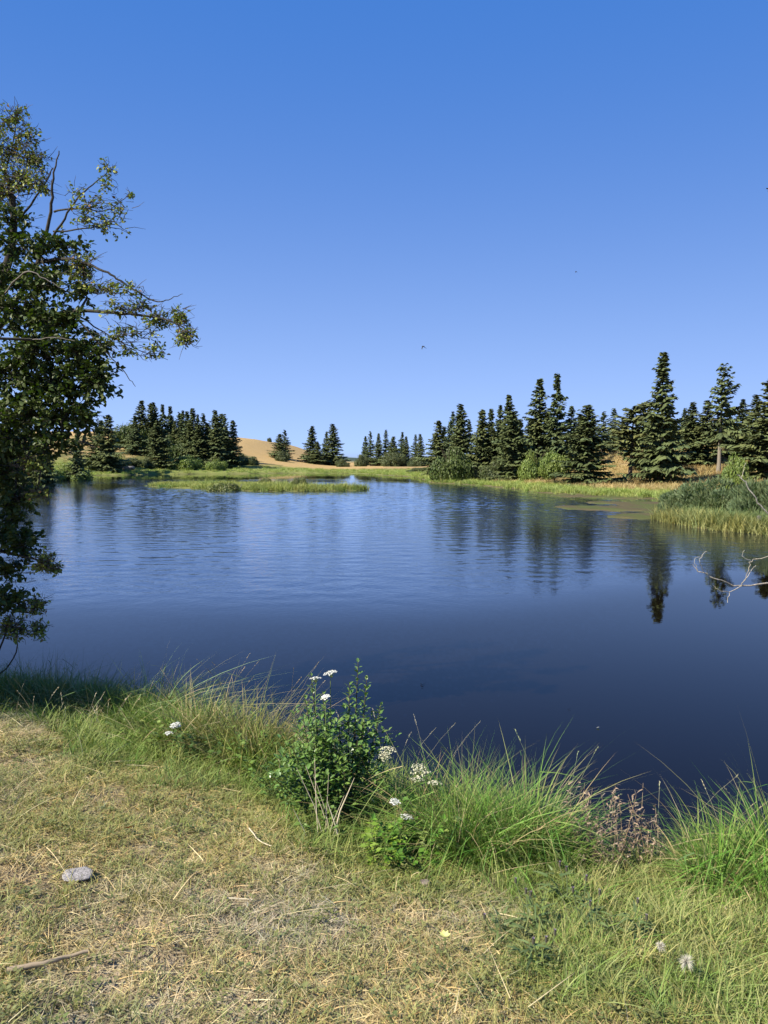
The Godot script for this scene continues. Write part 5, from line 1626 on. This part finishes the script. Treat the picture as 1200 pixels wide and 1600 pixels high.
# ---------------------------------------------------------------- small things
func build_small_things(stone_mat: Material, bark_mat: Material, petal_mat: Material, leaf_mat: Material, dry_mat: Material, grass_mat: Material) -> void:
	rng.seed = 800
	var s := put("flat_stone", stone_mesh(811, Vector3(0.125, 0.014, 0.10), Color(0.42, 0.39, 0.37), stone_mat))
	s.position = on_ground(-1.23, -3.0) + Vector3(0, 0.022, 0)
	s.rotation = Vector3(0.08, 0.4, -0.05)
	tag(s, "flat pale grey stone lying in the dry turf at the left", "stone")
	var s2 := put("small_stone", stone_mesh(812, Vector3(0.05, 0.03, 0.04), Color(0.30, 0.24, 0.2), stone_mat))
	s2.position = on_ground(0.17, -3.10) + Vector3(0, 0.02, 0)
	tag(s2, "small brownish stone in the turf below the bright leafy plant", "stone")
	# sticks
	var sticks := [
		["fallen_stick", [Vector3(-1.19, 0, -2.34), Vector3(-1.10, 0, -2.385), Vector3(-1.05, 0, -2.43), Vector3(-0.985, 0, -2.47)], 0.0085, Color(0.40, 0.31, 0.20), "pale brown fallen stick lying in the turf at the lower left"],
		["fallen_stick", [Vector3(-0.60, 0, -2.83), Vector3(-0.55, 0, -2.835), Vector3(-0.50, 0, -2.84)], 0.0035, Color(0.62, 0.53, 0.36), "short bleached straw like stick in the middle of the turf"],
		["fallen_stick", [Vector3(1.36, 0, -3.03), Vector3(1.42, 0, -2.95), Vector3(1.5, 0, -2.86), Vector3(1.6, 0, -2.74)], 0.006, Color(0.55, 0.46, 0.33), "pale stick under the right edge tussock"],
		["fallen_stick", [Vector3(-0.62, 0, -3.45), Vector3(-0.55, 0, -3.32), Vector3(-0.49, 0, -3.27)], 0.003, Color(0.62, 0.53, 0.36), "thin curved bleached stick in the turf left of the shrub"]]
	for row in sticks:
		var pts := []
		var rad := []
		var line := smooth_line(row[1], 4)
		for k in line.size():
			var p: Vector3 = line[k]
			pts.append(Vector3(p.x + r(-0.003, 0.003), ground_at(p.x, p.z) + row[2] * 0.8 + 0.022 + r(0.0, 0.003), p.z))
			rad.append(row[2] * (1.1 - 0.45 * k / line.size()) * r(0.9, 1.1))
		var mb := MB.new()
		mb.tube(pts, rad, 7, row[3])
		var o := put(row[0], mb.mesh(dry_mat))
		tag(o, row[4], "stick", "sticks lying in the turf")
	# grass hump on the left, with its shade
	var hump := thing("grass_hump", on_ground(-0.93, -2.80), "low rounded grass hump in the dry turf at the lower left", "grass tussock")
	put("blades", sedge(820, 420, 0.09, 0.06, 0.15, 0.003, 60, 0.8, Color(0.30, 0.27, 0.08), Color(0.2, 0.22, 0.05), 0.4, grass_mat), hump)
	# yellow flower
	var yf := thing("yellow_flower", on_ground(0.21, -2.58), "small pale yellow flower in the turf at the lower middle", "flower")
	var st := MB.new()
	st.tube([Vector3(0, -0.01, 0), Vector3(0.004, 0.04, 0), Vector3(0, 0.075, 0.01)], [0.0016, 0.0014, 0.001], 4, Color(0.16, 0.22, 0.06))
	put("stem", st.mesh(grass_mat), yf)
	for k in 7:
		var a := TAU * k / 7.0
		var pm := MB.new()
		pm.leaf(Vector3(0, 0.075, 0.01), Vector3(cos(a), 0.45, sin(a)) * 0.021, Vector3(-sin(a), 0, cos(a)) * 0.008, Vector3.UP, Color(0.70, 0.68, 0.22))
		put("petal", pm.mesh(petal_mat), yf)
	# white fluffy seed heads
	var fl := [[0.97, -2.38, 0.13, 0.026, "larger white fluffy seed head in the soft grass at the lower right"], [0.92, -2.47, 0.13, 0.017, "smaller white fluffy seed head left of the larger one in the soft grass"]]
	for row in fl:
		var t := thing("fluffy_seed_head", on_ground(row[0], row[1]), row[4], "seed head", "white fluffy seed heads")
		var sm := MB.new()
		sm.tube([Vector3(0, -0.01, 0), Vector3(0, row[2], 0)], [0.0014, 0.001], 4, Color(0.3, 0.28, 0.12))
		put("stem", sm.mesh(grass_mat), t)
		var fm := MB.new()
		for k in 260:
			var o := Vector3(r(-1, 1), r(-0.7, 1), r(-1, 1)).normalized()
			fm.blade(Vector3(0, row[2], 0) + o * row[3] * r(0.0, 0.5), o, row[3] * r(0.4, 1.0), 0.0016, Vector3(0, -0.2, 0), r(-1, 1), 2, Color(0.50, 0.46, 0.36), Color(0.55, 0.52, 0.43))
		put("fluff", fm.mesh(petal_mat), t)
	# red leaf
	var rl := MB.new()
	rl.leaf(Vector3.ZERO, Vector3(0.038, 0.006, -0.012), Vector3(0.004, 0.010, 0.012), Vector3.UP, Color(0.30, 0.07, 0.04))
	rl.leaf(Vector3(0.005, 0.002, 0), Vector3(-0.02, 0.012, 0.01), Vector3(0.004, 0.004, 0.010), Vector3.UP, Color(0.24, 0.06, 0.04))
	var ro := put("red_leaf", rl.mesh(leaf_mat))
	ro.position = on_ground(-1.18, -3.41) + Vector3(0, 0.045, 0)
	tag(ro, "fallen reddish brown leaf in the turf above the flat stone", "leaf")
	# a feather like leaf adrift
	var fe := MB.new()
	fe.leaf(Vector3(0, 0.006, 0), Vector3(0.03, 0.006, -0.01), Vector3(0.004, 0.004, 0.010), Vector3.UP, Color(0.7, 0.68, 0.55))
	var fo := put("floating_leaf", fe.mesh(leaf_mat))
	fo.position = Vector3(1.82, 0.0, -6.49)
	tag(fo, "tiny pale leaf floating on the dark water", "leaf")
	# two birds
	bird(Vector3(1.5, 6.63, -30.0), 0.16, "bird flying low over the far shore in the middle of the sky")
	bird(Vector3(12.18, 14.21, -50.0), 0.13, "tiny distant bird high in the sky at the right")
	# broken twigs before the island
	var bt := thing("water_snag", Vector3(-11.7, 0.0, -57.2), "dark broken snag with pale twigs in the water before the island", "snag")
	for k in 7:
		var mb := MB.new()
		var b := Vector3(-0.9 + 0.32 * k, -0.3, r(-0.2, 0.2))
		mb.tube([b, b + Vector3(r(-0.1, 0.1), 0.5, 0), b + Vector3(r(-0.25, 0.25), r(0.55, 0.95), 0)], [0.05 if k < 2 else 0.025, 0.035 if k < 2 else 0.02, 0.012], 5, Color(0.06, 0.05, 0.04) if k < 2 else Color(0.5, 0.46, 0.38))
		put("branch", mb.mesh(bark_mat), bt)
	# grey stump among the reeds
	var sp := thing("grey_stump", Vector3(11.95, -0.1, -24.6), "grey weathered stump at the water's edge among the reeds, right", "stump")
	var smb := MB.new()
	smb.tube([Vector3(0, 0, 0), Vector3(0.02, 0.3, 0), Vector3(0.0, 0.55, 0.01), Vector3(0.03, 0.60, 0)], [0.13, 0.10, 0.09, 0.05], 9, Color(0.26, 0.24, 0.22))
	put("trunk", smb.mesh(bark_mat), sp)
	# boulders on the left slope
	var bo := [[-43.0, -124.0, 2.2, "larger grey boulder on the left slope under the dark apart spruce"], [-40.4, -122.5, 1.5, "smaller grey boulder right of the larger one on the left slope"]]
	for row in bo:
		var b := put("boulder", stone_mesh(830 + int(row[2] * 10.0), Vector3(row[2] * 1.3, row[2] * 0.7, row[2]), Color(0.28, 0.26, 0.24), stone_mat))
		b.position = on_ground(row[0], row[1]) + Vector3(0, row[2] * 0.18, 0)
		tag(b, row[3], "boulder", "boulders on the left slope")
	# small red shelter far off
	var hut := thing("red_shelter", on_ground(9.9, -176.0), "tiny red shelter far off beyond the marsh, left of the big willow", "shelter")
	var hm := MB.new()
	var w := 0.6; var hh := 0.75; var l := 0.5
	var red := Color(0.42, 0.07, 0.03)
	hm.tri(Vector3(-w, 0, l), Vector3(0, hh, l), Vector3(0, hh, -l), red); hm.tri(Vector3(-w, 0, l), Vector3(0, hh, -l), Vector3(-w, 0, -l), red)
	hm.tri(Vector3(w, 0, -l), Vector3(0, hh, -l), Vector3(0, hh, l), red); hm.tri(Vector3(w, 0, -l), Vector3(0, hh, l), Vector3(w, 0, l), red)
	put("roof", hm.mesh(dry_mat), hut)
	var hf := MB.new()
	hf.tri(Vector3(-w * 0.95, 0, l * 0.96), Vector3(w * 0.95, 0, l * 0.96), Vector3(0, hh * 0.95, l * 0.96), Color(0.5, 0.3, 0.18))
	put("front", hf.mesh(dry_mat), hut)

func bird(at: Vector3, span: float, label: String) -> void:
	var t := thing("bird", at, label, "bird", "birds in the sky")
	var dark := Color(0.03, 0.03, 0.035)
	var mat := plant_mat(0.8, 0.2, Color(0, 0, 0, 0))
	var body := MB.new()
	body.tube([Vector3(-0.5, 0.02, 0) * span, Vector3(-0.36, 0.05, 0) * span, Vector3(-0.1, 0, 0) * span, Vector3(0.2, -0.03, 0) * span, Vector3(0.55, -0.02, 0) * span], [0.02 * span, 0.085 * span, 0.13 * span, 0.08 * span, 0.02 * span], 7, dark)
	put("body", body.mesh(mat), t)
	for s in [-1.0, 1.0]:
		var wg := MB.new()
		wg.tri(Vector3(-0.22, 0.05, 0) * span, Vector3(-0.1, -0.35, s * 0.5) * span, Vector3(0.18, 0.02, 0) * span, dark)
		wg.tri(Vector3(0.18, 0.02, 0) * span, Vector3(-0.1, -0.35, s * 0.5) * span, Vector3(0.3, -0.75, s * 0.85) * span, dark)
		put("wing", wg.mesh(mat), t)
	t.rotation = Vector3(0.2, -0.9, 0)
